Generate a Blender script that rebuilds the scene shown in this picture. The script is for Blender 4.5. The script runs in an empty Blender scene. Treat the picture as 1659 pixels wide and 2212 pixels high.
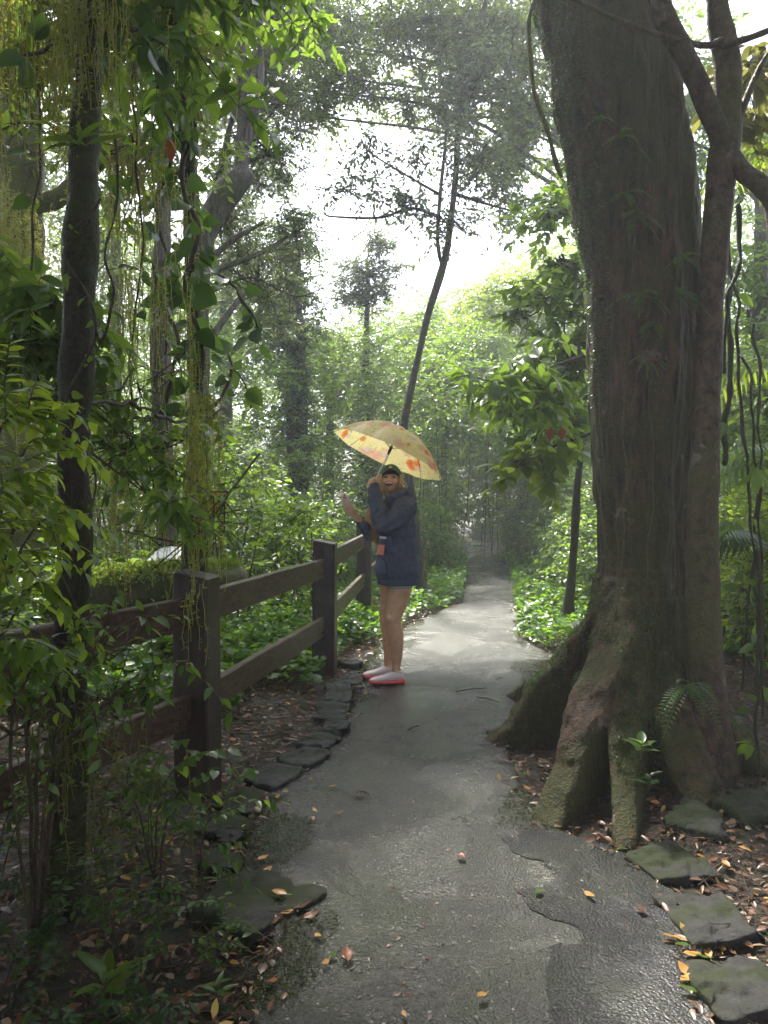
import bpy, math, random
import numpy as np
from mathutils import Vector, Matrix

SC = bpy.context.scene
# ------------------------------------------------------------------ camera
CAMZ = 1.47; PITCH = math.radians(1.41); FPX = 1661.0
cam_d = bpy.data.cameras.new("camera")
cam = bpy.data.objects.new("camera", cam_d); SC.collection.objects.link(cam)
cam_d.sensor_fit = 'VERTICAL'; cam_d.sensor_height = 24.0; cam_d.lens = 24.0 * FPX / 2212.0
cam_d.clip_start = 0.05; cam_d.clip_end = 600
cam.location = (0, 0, CAMZ); cam.rotation_euler = (math.pi/2 - PITCH, 0, 0)
SC.camera = cam
# ------------------------------------------------------------------ sky, sun, exposure
SUN_EL = 52.0; SUN_AZ = -14.0          # degrees; azimuth from +Y towards +X
world = bpy.data.worlds.new("World"); SC.world = world; world.use_nodes = True
wn = world.node_tree; wn.nodes.clear()
wo = wn.nodes.new('ShaderNodeOutputWorld'); bg = wn.nodes.new('ShaderNodeBackground')
sky = wn.nodes.new('ShaderNodeTexSky'); sky.sky_type = 'NISHITA'; sky.sun_disc = False
sky.sun_elevation = math.radians(SUN_EL); sky.sun_rotation = math.radians(SUN_AZ)
sky.air_density = 1.0; sky.dust_density = 4.0
mx = wn.nodes.new('ShaderNodeMix'); mx.data_type = 'RGBA'; mx.inputs['Factor'].default_value = 0.86
mx.inputs[7].default_value = (8.0, 8.1, 9.4, 1)      # an even layer of bright cloud
wn.links.new(sky.outputs[0], mx.inputs[6]); wn.links.new(mx.outputs[2], bg.inputs['Color'])
bg.inputs['Strength'].default_value = 0.15
wn.links.new(bg.outputs[0], wo.inputs['Surface'])
sun_d = bpy.data.lights.new("sun", 'SUN'); sun = bpy.data.objects.new("sun", sun_d); SC.collection.objects.link(sun)
sun_d.energy = 4.6; sun_d.angle = math.radians(7); sun_d.color = (1.0, 0.95, 0.84)
_a, _e = math.radians(SUN_AZ), math.radians(SUN_EL)
sdir = Vector((math.sin(_a)*math.cos(_e), math.cos(_a)*math.cos(_e), math.sin(_e)))
sun.rotation_euler = sdir.to_track_quat('Z', 'Y').to_euler()
sun.location = sdir * 60
SC.view_settings.view_transform = 'Standard'; SC.view_settings.look = 'None'
SC.view_settings.gamma = 1; SC.view_settings.exposure = 1.8
SC.cycles.use_denoising = True
SC.cycles.max_bounces = 7; SC.cycles.diffuse_bounces = 3; SC.cycles.glossy_bounces = 2
SC.cycles.transmission_bounces = 4; SC.cycles.volume_bounces = 1; SC.cycles.transparent_max_bounces = 4
SC.cycles.sample_clamp_indirect = 4.0

# ------------------------------------------------------------------ helpers
HAZE = 0.0042
RN = np.random.default_rng(7)
def ray(dx, dy):
    a = (dx - 829.5) / FPX; b = (1106.0 - dy) / FPX
    return np.array([a, math.cos(PITCH) + b*math.sin(PITCH), -math.sin(PITCH) + b*math.cos(PITCH)])
def at(dx, dy, Y):
    r = ray(dx, dy); return np.array([0, 0, CAMZ]) + r * (Y / r[1])
def gnd(dx, dy, z=0.0):
    r = ray(dx, dy); return np.array([0, 0, CAMZ]) + r * ((z - CAMZ) / r[2])
def nrm(v):
    v = np.asarray(v, float); return v / np.maximum(np.linalg.norm(v, axis=-1, keepdims=True), 1e-9)

class MB:
    """collects vertex and face arrays, built as one mesh object"""
    def __init__(s): s.V = []; s.F = []; s.n = 0
    def add(s, V, F, mi=0):
        V = np.asarray(V, float).reshape(-1, 3)
        for f in (F if isinstance(F, list) else [F]):
            f = np.asarray(f, int)
            if len(f): s.F.append((f + s.n, mi))
        s.V.append(V); s.n += len(V)
    def mesh(s, name, mats, smooth=True):
        me = bpy.data.meshes.new(name)
        V = np.concatenate(s.V) if s.V else np.zeros((0, 3))
        tot = sum(f.size for f, _ in s.F); npoly = sum(len(f) for f, _ in s.F)
        me.vertices.add(len(V)); me.vertices.foreach_set('co', V.astype(np.float32).ravel())
        me.loops.add(tot); me.polygons.add(npoly)
        me.loops.foreach_set('vertex_index', np.concatenate([f.ravel() for f, _ in s.F]).astype(np.int32))
        lt = np.concatenate([np.full(len(f), f.shape[1]) for f, _ in s.F]).astype(np.int32)
        me.polygons.foreach_set('loop_start', np.concatenate([[0], np.cumsum(lt)[:-1]]).astype(np.int32))
        me.polygons.foreach_set('loop_total', lt)
        me.polygons.foreach_set('material_index', np.concatenate([np.full(len(f), m) for f, m in s.F]).astype(np.int32))
        me.polygons.foreach_set('use_smooth', np.full(npoly, smooth))
        for m in (mats if isinstance(mats, (list, tuple)) else [mats]): me.materials.append(m)
        me.update(calc_edges=True); me.validate()
        return me
    def build(s, name, mats, parent=None, smooth=True):
        o = bpy.data.objects.new(name, s.mesh(name, mats, smooth)); SC.collection.objects.link(o)
        if parent is not None: o.parent = parent
        return o
def tag(o, label=None, cat=None, group=None, kind=None):
    if label: o['label'] = label
    if cat: o['category'] = cat
    if group: o['group'] = group
    if kind: o['kind'] = kind
    return o
def empty(name, label, cat, loc=(0, 0, 0), group=None):
    o = bpy.data.objects.new(name, None); SC.collection.objects.link(o)
    o.empty_display_size = 0.1; o.location = [float(c) for c in loc]
    return tag(o, label, cat, group)
def child(mb, name, mats, root, smooth=True):
    """mesh built in world coordinates, parented to a root that only has a location"""
    L = np.array(root.location)
    mb.V = [v - L for v in mb.V]
    return mb.build(name, mats, root, smooth)
def copy_tree(o, parent=None):
    c = o.copy(); SC.collection.objects.link(c); c.parent = parent
    for ch in [x for x in SC.objects if x.parent == o]: copy_tree(ch, c)
    return c

# noise made of random waves, vectorised
_nw = np.random.default_rng(3)
_K = _nw.normal(size=(5, 10, 3)); _PH = _nw.uniform(0, 6.28, (5, 10))
def noise(P, scale=1.0, octs=3):
    P = np.asarray(P, float); out = 0
    for o in range(octs):
        out = out + (np.sin(P @ (_K[o].T * scale * 2**o * 1.6) + _PH[o]).sum(-1)) / 4.0 / 1.8**o
    return out

def tube(pts, rad, sides=10, rough=0.0, rs=6.0, caps=True, squash=None):
    pts = np.asarray(pts, float); rad = np.asarray(rad, float)
    if rad.ndim == 0: rad = np.full(len(pts), float(rad))
    T = nrm(np.gradient(pts, axis=0)); up = np.array([0, 1.0, 0]) if abs(T[0][1]) < .9 else np.array([1.0, 0, 0])
    A = []; a = nrm(np.cross(T[0], up))
    for t in T:
        a = nrm(a - t * (a @ t)); A.append(a)
    A = np.array(A); B = np.cross(T, A)
    th = np.linspace(0, 2*math.pi, sides, endpoint=False)
    R = rad[:, None] * np.ones(sides)
    base = pts[:, None, :] + (R[..., None]) * (np.cos(th)[None, :, None]*A[:, None, :] + np.sin(th)[None, :, None]*B[:, None, :])
    if rough: 
        R = R * (1 + rough * noise(base, rs, 3))
        base = pts[:, None, :] + (R[..., None]) * (np.cos(th)[None, :, None]*A[:, None, :] + np.sin(th)[None, :, None]*B[:, None, :])
    V = base.reshape(-1, 3); n = len(pts)
    i = np.arange(n-1)[:, None]*sides; j = np.arange(sides)[None, :]; j2 = (j+1) % sides
    F = [np.stack([i+j, i+j2, i+sides+j2, i+sides+j], -1).reshape(-1, 4)]
    if caps:
        V = np.vstack([V, pts[0] - T[0]*rad[0]*.5, pts[-1] + T[-1]*rad[-1]*.5]); k = n*sides
        jj = np.arange(sides); jk = (jj+1) % sides
        F.append(np.stack([jk, jj, np.full(sides, k)], -1))
        F.append(np.stack([(n-1)*sides+jj, (n-1)*sides+jk, np.full(sides, k+1)], -1))
    return V, F
def spline(pts, n=24):
    """Catmull-Rom through rows (any width)"""
    P = np.asarray(pts, float); m = len(P)
    if m < 3: 
        t = np.linspace(0, 1, n)[:, None]; return P[0]*(1-t) + P[-1]*t
    Q = np.vstack([2*P[0]-P[1], P, 2*P[-1]-P[-2]]); u = np.linspace(0, m-1-1e-6, n); k = u.astype(int); f = (u-k)[:, None]
    p0, p1, p2, p3 = Q[k], Q[k+1], Q[k+2], Q[k+3]
    return .5*((2*p1) + (-p0+p2)*f + (2*p0-5*p1+4*p2-p3)*f**2 + (-p0+3*p1-3*p2+p3)*f**3)
def stubs(P0, P1, r0, r1):
    """many three-sided twigs at once"""
    P0 = np.asarray(P0, float); P1 = np.asarray(P1, float); d = nrm(P1-P0)
    a = nrm(np.cross(d, np.where(abs(d[:, 2:3]) > .9, [[1., 0, 0]], [[0, 0, 1.]]))); b = np.cross(d, a)
    V = []
    for P, r in ((P0, r0), (P1, r1)):
        r = np.broadcast_to(np.asarray(r, float), (len(P),))[:, None]
        for k in range(3):
            t = k*2.0944; V.append(P + r*(math.cos(t)*a + math.sin(t)*b))
    V = np.stack(V, 1).reshape(-1, 3); n = len(P0); o = np.arange(n)[:, None]*6
    F = np.concatenate([o + np.array([[0, 1, 4, 3]]), o + np.array([[1, 2, 5, 4]]), o + np.array([[2, 0, 3, 5]])])
    return V, F
# leaf shapes: unit length along x, width y, normal z
def leaf_tmpl(n, w, droop=.25, fold=.25, peak=.45, wave=0.0):
    V = [(0, 0, 0)]; F3 = []; F4 = []
    for i in range(1, n):
        t = i/n; ww = w*math.sin(math.pi*t**(math.log(.5)/math.log(peak)))**.85; z = -droop*t*t
        zz = z + fold*ww + wave*math.sin(9*t)*ww
        V += [(t, ww, zz), (t, 0, z), (t, -ww, zz)]
    V.append((1, 0, -droop)); L = len(V)-1
    F3 += [(0, 2, 1), (0, 3, 2)]
    for i in range(n-2):
        a = 1+3*i; F4 += [(a, a+1, a+4, a+3), (a+1, a+2, a+5, a+4)]
    a = 1+3*(n-2); F3 += [(a, a+1, L), (a+1, a+2, L)]
    return np.array(V, float), [np.array(F3)] + ([np.array(F4)] if F4 else [])
LF_FAR = (np.array([(0, 0, 0), (.45, .24, .05), (1, 0, -.08), (.45, -.24, .05)], float), [np.array([(0, 3, 2), (0, 2, 1)])])
LF_NARROW = (np.array([(0, 0, 0), (.45, .13, .03), (1, 0, -.12), (.45, -.13, .03)], float), [np.array([(0, 3, 2), (0, 2, 1)])])
LF_MID = leaf_tmpl(3, .22, .18, .25)
LF_NEAR = leaf_tmpl(6, .21, .28, .28, .42, .1)
LF_BROAD = leaf_tmpl(6, .33, .25, .22, .38, .1)
LF_ROUND = leaf_tmpl(4, .46, .12, .16, .5)
LF_BLADE = leaf_tmpl(6, .055, .35, .3, .4)
def put_leaves(mb, tmpl, P, D, N, S, mi=0, W=None):
    tv, tf = tmpl; P = np.asarray(P, float); n = len(P)
    if n == 0: return
    x = nrm(D); z = np.asarray(N, float); z = z - (z*x).sum(-1, keepdims=True)*x; z = nrm(z + 1e-6); y = np.cross(z, x)
    S = np.broadcast_to(np.asarray(S, float), (n,))[:, None, None]
    wy = 1.0 if W is None else np.broadcast_to(np.asarray(W, float), (n,))[:, None, None]
    V = P[:, None, :] + S*(tv[None, :, 0:1]*x[:, None, :] + wy*tv[None, :, 1:2]*y[:, None, :] + tv[None, :, 2:3]*z[:, None, :])
    k = len(tv); o = (np.arange(n)*k)[:, None, None]
    mb.add(V.reshape(-1, 3), [(o + f[None]).reshape(-1, f.shape[1]) for f in tf], mi)
def rdir(rng, n, up=0.0, flat=1.0):
    d = rng.normal(size=(n, 3)); d[:, 2] = d[:, 2]*flat + up
    return nrm(d)
def clump_leaves(rng, C, R, ntw, nlf, lsize, up=.1, droop=.35, flat=.8):
    """leafy twigs growing out of clump centres; returns leaf arrays and twig segments"""
    C = np.asarray(C, float); n = len(C); R = np.broadcast_to(np.asarray(R, float), (n,))
    T = rdir(rng, n*ntw, up, flat).reshape(n, ntw, 3)
    ln = R[:, None]*rng.uniform(.55, 1.1, (n, ntw))
    t = np.linspace(.2, 1.0, nlf)[None, None, :]*np.ones((n, ntw, 1)) + rng.uniform(-.05, .05, (n, ntw, nlf))
    sag = -(t**2)*(ln[..., None])*.25
    P = C[:, None, None, :] + (ln[..., None, None]*t[..., None])*T[:, :, None, :]
    P[..., 2] += sag
    side = nrm(np.cross(T, [0, 0, 1.0]) + 1e-4)[:, :, None, :]
    sg = np.where(np.arange(nlf) % 2 == 0, 1.0, -1.0)[None, None, :, None]
    D = T[:, :, None, :]*.55 + side*sg*.85 + rng.normal(0, .3, (n, ntw, nlf, 3)); D[..., 2] -= droop
    N = rng.normal(0, .45, D.shape); N[..., 2] += 1.0
    S = lsize*rng.uniform(.65, 1.25, (n, ntw, nlf))
    E = C[:, None, :] + ln[..., None]*T; E[..., 2] -= ln*.25
    C0 = np.repeat(C[:, None, :], ntw, 1)
    return P.reshape(-1, 3), D.reshape(-1, 3), N.reshape(-1, 3), S.ravel(), C0.reshape(-1, 3), E.reshape(-1, 3)

# ------------------------------------------------------------------ materials
def mat(name):
    m = bpy.data.materials.new(name); m.use_nodes = True; nt = m.node_tree; nt.nodes.clear()
    out = nt.nodes.new('ShaderNodeOutputMaterial'); b = nt.nodes.new('ShaderNodeBsdfPrincipled')
    nt.links.new(b.outputs[0], out.inputs[0]); return m, nt, b, out
def nd(nt, typ, **kw):
    n = nt.nodes.new(typ)
    for k, v in kw.items():
        if k in n.inputs: n.inputs[k].default_value = v
        else: setattr(n, k, v)
    return n
def ramp(nt, stops, fac=None, interp='LINEAR'):
    r = nt.nodes.new('ShaderNodeValToRGB'); r.color_ramp.interpolation = interp; el = r.color_ramp.elements
    while len(el) < len(stops): el.new(.5)
    for e, (p, c) in zip(el, stops): e.position = p; e.color = (*c, 1) if len(c) == 3 else c
    if fac is not None: nt.links.new(fac, r.inputs[0])
    return r
def coords(nt, scale=(1, 1, 1)):
    tc = nd(nt, 'ShaderNodeTexCoord'); mp = nd(nt, 'ShaderNodeMapping'); mp.inputs['Scale'].default_value = scale
    nt.links.new(tc.outputs['Object'], mp.inputs[0]); return mp.outputs[0]
def ntex(nt, co, scale, detail=4, rough=.6, dist=0.0):
    n = nd(nt, 'ShaderNodeTexNoise', Scale=scale, Detail=detail, Roughness=rough, Distortion=dist)
    nt.links.new(co, n.inputs['Vector']); return n.outputs[0]
def mixc(nt, f, a, b):
    m = nd(nt, 'ShaderNodeMix', data_type='RGBA')
    for v, i in ((f, 0), (a, 6), (b, 7)):
        if isinstance(v, (int, float)): m.inputs[i].default_value = v
        elif isinstance(v, tuple): m.inputs[i].default_value = (*v, 1)
        else: nt.links.new(v, m.inputs[i])
    return m.outputs[2]
def bump(nt, b, h, strength=.5, dist=.01):
    n = nd(nt, 'ShaderNodeBump', Strength=strength, Distance=dist); nt.links.new(h, n.inputs['Height'])
    nt.links.new(n.outputs[0], b.inputs['Normal']); return n

def leaf_mat(name, cols, trans, tf=.45, rough=.32):
    m, nt, b, out = mat(name)
    g = nd(nt, 'ShaderNodeNewGeometry')
    r = ramp(nt, [(i/(max(len(cols)-1, 1)), c) for i, c in enumerate(cols)], g.outputs['Random Per Island'])
    t = nd(nt, 'ShaderNodeBsdfTranslucent')
    hv = nd(nt, 'ShaderNodeMapRange'); hv.inputs[3].default_value = .7; hv.inputs[4].default_value = 1.25
    wn_ = nd(nt, 'ShaderNodeTexWhiteNoise', noise_dimensions='1D'); nt.links.new(g.outputs['Random Per Island'], wn_.inputs['W'])
    nt.links.new(wn_.outputs[0], hv.inputs[0])
    tv = nd(nt, 'ShaderNodeVectorMath', operation='SCALE'); tv.inputs[0].default_value = trans; nt.links.new(hv.outputs[0], tv.inputs['Scale'])
    nt.links.new(tv.outputs[0], t.inputs[0])
    nt.links.new(r.outputs[0], b.inputs['Base Color']); b.inputs['Roughness'].default_value = rough; b.inputs['Specular IOR Level'].default_value = .36
    mxs = nd(nt, 'ShaderNodeMixShader'); mxs.inputs[0].default_value = tf
    nt.links.new(b.outputs[0], mxs.inputs[1]); nt.links.new(t.outputs[0], mxs.inputs[2]); nt.links.new(mxs.outputs[0], out.inputs[0])
    return m
M = {}
M['leaf_dark'] = leaf_mat('leaf_dark', [(.02, .05, .016), (.035, .08, .018), (.028, .065, .026)], (.13, .24, .03), .45)
M['leaf_mid'] = leaf_mat('leaf_mid', [(.035, .085, .02), (.06, .12, .025), (.045, .10, .03)], (.24, .38, .035), .5)
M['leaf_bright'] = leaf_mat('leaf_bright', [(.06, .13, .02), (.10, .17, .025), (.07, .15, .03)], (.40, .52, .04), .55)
M['leaf_far'] = leaf_mat('leaf_far', [(.045, .09, .028), (.08, .13, .035), (.10, .12, .04), (.06, .11, .045)], (.26, .37, .05), .45, .45)
M['leaf_grey'] = leaf_mat('leaf_grey', [(.04, .07, .045), (.06, .09, .05), (.08, .08, .05)], (.18, .24, .08), .4, .4)
M['leaf_olive'] = leaf_mat('leaf_olive', [(.08, .10, .025), (.12, .13, .035), (.10, .08, .03)], (.3, .3, .06), .4, .5)
M['moss_strand'] = leaf_mat('moss_strand', [(.20, .22, .05), (.26, .27, .07), (.15, .18, .04)], (.6, .6, .12), .5, .6)
M['ground_leaf'] = leaf_mat('ground_leaf', [(.045, .12, .015), (.07, .16, .02), (.05, .12, .03)], (.24, .44, .02), .48, .33)
M['leaf_dead'] = leaf_mat('leaf_dead', [(.12, .055, .03), (.22, .11, .06), (.06, .03, .02), (.30, .20, .12)], (.15, .08, .02), .2, .35)
M['leaf_yellow'] = leaf_mat('leaf_yellow', [(.5, .33, .07), (.45, .2, .05), (.55, .45, .14)], (.4, .25, .04), .25, .35)
M['leaf_red'] = leaf_mat('leaf_red', [(.25, .07, .03), (.3, .11, .04)], (.35, .08, .02), .3, .4)

def bark(name, c1, c2, moss=(.05, .075, .015), mossamt=.45, vs=.22, scale=1.0, bs=.7, rough=.62, lic=.70):
    m, nt, b, out = mat(name)
    co = coords(nt, (1, 1, vs)); co1 = coords(nt)
    n1 = ntex(nt, co, 26*scale, 6, .65, .4); n2 = ntex(nt, co1, 2.3*scale, 4, .6); n3 = ntex(nt, co1, 60*scale, 3, .7)
    col = ramp(nt, [(.38, c1), (.62, c2)], n1)
    mf = ramp(nt, [(mossamt-.07+.0, (1, 1, 1)), (mossamt+.09, (0, 0, 0))], n2)
    mm = nd(nt, 'ShaderNodeMath', operation='MULTIPLY'); nt.links.new(mf.outputs[0], mm.inputs[0])
    sp = ramp(nt, [(.35, (.2, .2, .2)), (.6, (1, 1, 1))], n3); nt.links.new(sp.outputs[0], mm.inputs[1])
    c = mixc(nt, mm.outputs[0], col.outputs[0], moss)
    lich = ramp(nt, [(lic, (0, 0, 0)), (lic+.05, (1, 1, 1))], ntex(nt, co1, 7*scale, 3, .6))
    c = mixc(nt, lich.outputs[0], c, tuple(.5*min(1, x*1.7) + .5*sum(c2)/3*1.6 for x in c2))
    b.inputs['Specular IOR Level'].default_value = .22; nt.links.new(c, b.inputs['Base Color'])
    rr = ramp(nt, [(.3, (rough-.22,)*3), (.7, (rough+.1,)*3)], n1); nt.links.new(rr.outputs[0], b.inputs['Roughness'])
    h = nd(nt, 'ShaderNodeMath', operation='ADD'); nt.links.new(n1, h.inputs[0]); nt.links.new(n3, h.inputs[1])
    bump(nt, b, h.outputs[0], bs, .02); return m
M['bark_big'] = bark('bark_big', (.014, .008, .005), (.12, .074, .043), (.045, .058, .011), .53, .16, 1.0, 1.0, .66, lic=.67)
M['bark_root'] = bark('bark_root', (.04, .03, .02), (.12, .095, .06), (.055, .075, .015), .55, .3)
M['bark_dark'] = bark('bark_dark', (.009, .007, .006), (.042, .033, .025), (.04, .05, .012), .5, .2)
M['bark_slim'] = bark('bark_slim', (.035, .024, .016), (.13, .088, .058), (.085, .09, .028), .46, .7, .8, .9, lic=.62)
M['bark_grey'] = bark('bark_grey', (.05, .045, .04), (.15, .13, .11), (.07, .09, .03), .45, .25)
M['bark_moss'] = bark('bark_moss', (.05, .045, .02), (.12, .11, .05), (.13, .15, .03), .62, .4, .8)
M['twig'] = bark('twig', (.03, .022, .016), (.09, .065, .045), (.06, .07, .02), .4)
M['stem_green'] = bark('stem_green', (.05, .06, .02), (.10, .10, .04), (.06, .09, .02), .4)

def asphalt(name, dark, light, speck, moss=0.4, seed=0.0, rlo=.16, rhi=.5, spec=.6):
    m, nt, b, out = mat(name); co = coords(nt)
    vo = nd(nt, 'ShaderNodeTexVoronoi', Scale=115.0); nt.links.new(co, vo.inputs['Vector'])
    n1 = ntex(nt, co, 90, 5, .75); n2 = ntex(nt, co, 2.1, 5, .65, .6); n3 = ntex(nt, co, 420, 2, .8)
    vc = ramp(nt, [(0, dark), (.8, light), (.93, light), (.955, speck)], vo.outputs['Color'])
    mo = ramp(nt, [(.36, (1, 1, 1)), (.56, (0, 0, 0))], n2)
    mm = nd(nt, 'ShaderNodeMath', operation='MULTIPLY'); nt.links.new(mo.outputs[0], mm.inputs[0]); mm.inputs[1].default_value = moss
    c = mixc(nt, mm.outputs[0], vc.outputs[0], (.026, .034, .012))
    v2 = nd(nt, 'ShaderNodeTexVoronoi', Scale=34.0); nt.links.new(co, v2.inputs['Vector']); sel = ramp(nt, [(.62, (0, 0, 0)), (.66, (1, 1, 1))], v2.outputs['Color']); spk = ramp(nt, [(.10, (1, 1, 1)), (.17, (0, 0, 0))], v2.outputs['Distance'])
    m2 = nd(nt, 'ShaderNodeMath', operation='MULTIPLY'); nt.links.new(sel.outputs[0], m2.inputs[0]); nt.links.new(spk.outputs[0], m2.inputs[1]); c = mixc(nt, m2.outputs[0], c, speck); nt.links.new(c, b.inputs['Base Color'])
    wet_n = ntex(nt, co, 1.5, 5, .62, .8); wet = ramp(nt, [(.36, (rhi,)*3), (.66, (rlo,)*3)], wet_n); nt.links.new(wet.outputs[0], b.inputs['Roughness'])
    b.inputs['Specular IOR Level'].default_value = spec
    h = nd(nt, 'ShaderNodeMath', operation='MULTIPLY_ADD'); nt.links.new(vo.outputs['Distance'], h.inputs[0]); h.inputs[1].default_value = -1.1; nt.links.new(n1, h.inputs[2])
    big = nd(nt, 'ShaderNodeMath', operation='MULTIPLY_ADD'); nt.links.new(ntex(nt, co, 9, 4, .6), big.inputs[0]); big.inputs[1].default_value = 2.0; nt.links.new(h.outputs[0], big.inputs[2])
    bn = bump(nt, b, big.outputs[0], .75, .006); st = ramp(nt, [(.40, (1,)*3), (.70, (.42,)*3)], wet_n); nt.links.new(st.outputs[0], bn.inputs['Strength']); return m
M['asphalt'] = asphalt('asphalt', (.008, .008, .008), (.040, .038, .035), (.26, .25, .23), .6, rlo=.11, rhi=.42)
M['asphalt_new'] = asphalt('asphalt_new', (.004, .004, .005), (.022, .022, .025), (.12, .12, .13), .35, rlo=.2, rhi=.36, spec=.3)

def soil():
    m, nt, b, out = mat('soil'); co = coords(nt)
    n1 = ntex(nt, co, 38, 6, .75, .8); n2 = ntex(nt, co, 5, 4, .6); vo = nd(nt, 'ShaderNodeTexVoronoi', Scale=42.0); nt.links.new(co, vo.inputs['Vector'])
    c = ramp(nt, [(.3, (.012, .008, .006)), (.5, (.045, .026, .018)), (.7, (.13, .075, .05))], n1)
    c2 = mixc(nt, ramp(nt, [(.4, (0, 0, 0)), (.6, (1, 1, 1))], n2).outputs[0], c.outputs[0], (.025, .028, .012))
    nt.links.new(c2, b.inputs['Base Color']); b.inputs['Roughness'].default_value = .5
    bump(nt, b, n1, 1.0, .03); return m
M['soil'] = soil()
def stone(name, c1, c2, moss):
    m, nt, b, out = mat(name); co = coords(nt)
    n1 = ntex(nt, co, 22, 6, .7); n2 = ntex(nt, co, 4.2, 4, .6)
    c = ramp(nt, [(.3, c1), (.7, c2)], n1)
    mf = ramp(nt, [(moss-.08, (1, 1, 1)), (moss+.06, (0, 0, 0))], n2)
    nt.links.new(mixc(nt, mf.outputs[0], c.outputs[0], (.030, .038, .016)), b.inputs['Base Color'])
    r = ramp(nt, [(moss-.08, (.85,)*3), (moss+.06, (.48,)*3)], n2); nt.links.new(r.outputs[0], b.inputs['Roughness']); b.inputs['Specular IOR Level'].default_value = .25
    bump(nt, b, ntex(nt, co, 60, 5, .75), .9, .012); return m
M['stone'] = stone('stone', (.014, .014, .013), (.05, .048, .046), .46)
M['stone_moss'] = stone('stone_moss', (.011, .011, .010), (.034, .034, .03), .56)
def timber():
    m, nt, b, out = mat('timber'); co = coords(nt, (1, .06, 1)); cv = coords(nt)
    n1 = ntex(nt, co, 55, 5, .6, .5); n2 = ntex(nt, cv, 3, 4, .6)
    c = ramp(nt, [(.35, (.018, .010, .007)), (.65, (.095, .054, .033))], n1)
    c2 = mixc(nt, ramp(nt, [(.45, (0, 0, 0)), (.62, (1, 1, 1))], n2).outputs[0], c.outputs[0], (.065, .055, .028))
    nt.links.new(c2, b.inputs['Base Color']); b.inputs['Roughness'].default_value = .42; b.inputs['Specular IOR Level'].default_value = .35
    bump(nt, b, n1, .6, .008); return m
def timber_post():
    m, nt, b, out = mat('timber_post'); co = coords(nt, (1, 1, .05)); cv = coords(nt)
    n1 = ntex(nt, co, 55, 5, .6, .5); n2 = ntex(nt, cv, 4, 4, .6)
    c = ramp(nt, [(.35, (.010, .006, .004)), (.65, (.045, .027, .018))], n1)
    c2 = mixc(nt, ramp(nt, [(.5, (0, 0, 0)), (.66, (1, 1, 1))], n2).outputs[0], c.outputs[0], (.045, .045, .02))
    nt.links.new(c2, b.inputs['Base Color']); b.inputs['Roughness'].default_value = .42
    bump(nt, b, n1, .35, .006); return m
M['timber'] = timber(); M['timber_post'] = timber_post()
def plain(name, col, rough=.6, noise_s=None, amt=.25, bs=0.0, **kw):
    m, nt, b, out = mat(name)
    if noise_s:
        n = ntex(nt, coords(nt), noise_s, 4, .6)
        lo = tuple(c*(1-amt) for c in col); hi = tuple(min(1, c*(1+amt)) for c in col)
        nt.links.new(ramp(nt, [(.3, lo), (.7, hi)], n).outputs[0], b.inputs['Base Color'])
        if bs: bump(nt, b, n, bs, .004)
    else: b.inputs['Base Color'].default_value = (*col, 1)
    b.inputs['Roughness'].default_value = rough
    for k, v in kw.items(): b.inputs[k.replace('_', ' ')].default_value = v
    return m
M['skin'] = plain('skin', (.64, .38, .23), .42, 14, .16, .15, Subsurface_Weight=.08)
M['skin'].node_tree.nodes['Principled BSDF'].inputs['Subsurface Radius'].default_value = (.02, .008, .004)
M['hoodie'] = plain('hoodie', (.06, .072, .115), .85, 30, .18, .25)
M['hair'] = plain('hair', (.48, .30, .14), .4, 90, .35)
M['cap'] = plain('cap', (.018, .06, .045), .75, 200, .2, .2)
M['cap_under'] = plain('cap_under', (.012, .015, .018), .8)
M['gold'] = plain('gold', (.5, .42, .08), .6)
M['shorts'] = plain('shorts', (.33, .36, .31), .8, 60, .1)
M['shoe'] = plain('shoe', (.74, .64, .63), .6, 160, .08, .15)
M['shoe_lace'] = plain('shoe_lace', (.75, .72, .7), .7)
M['sole'] = plain('sole', (.85, .12, .12), .45, 40, .12)
M['white_paint'] = plain('white_paint', (.7, .72, .74), .5)
M['print_blue'] = plain('print_blue', (.42, .5, .6), .7, 120, .3)
M['print_red'] = plain('print_red', (.62, .2, .13), .7)
M['tooth'] = plain('tooth', (.82, .8, .76), .3)
M['mouth'] = plain('mouth', (.10, .02, .02), .5)
M['lip'] = plain('lip', (.5, .16, .13), .4)
M['eye_dark'] = plain('eye_dark', (.03, .02, .015), .3)
M['phone'] = plain('phone', (.7, .5, .47), .25)
M['phone_dark'] = plain('phone_dark', (.02, .02, .025), .15)
M['metal_dark'] = plain('metal_dark', (.03, .03, .035), .35, Metallic=.6)
M['metal'] = plain('metal', (.5, .5, .5), .3, Metallic=.9)
M['sign_board'] = plain('sign_board', (.55, .58, .52), .4, 12, .2)
# ================================================================== GROUND AND PATH
_L = [(-.55, -4), (-.52, 0)] + [tuple(gnd(*p)[:2]) for p in [(500, 2212), (612, 2020), (560, 1900), (520, 1800), (565, 1735), (640, 1660), (715, 1605), (752, 1530), (768, 1465), (795, 1425), (870, 1352), (1000, 1300), (1010, 1250), (1012, 1195), (1020, 1168)]] + [(1.0, 30), (-9, 40)]
_R = [(1.0, -4), (.98, 0)] + [tuple(gnd(*p)[:2]) for p in [(1545, 2212), (1505, 2050), (1450, 1935), (1385, 1855), (1210, 1795), (1145, 1710), (1098, 1620), (1150, 1500), (1195, 1415), (1125, 1370), (1115, 1280), (1106, 1222), (1058, 1207), (1046, 1192), (1056, 1168)]] + [(2.6, 30), (-7, 40)]
_L = np.array(sorted(_L, key=lambda p: p[1])); _R = np.array(sorted(_R, key=lambda p: p[1]))
def path_l(y): return np.interp(y, _L[:, 1], _L[:, 0])
def path_r(y): return np.interp(y, _R[:, 1], _R[:, 0])
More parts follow.
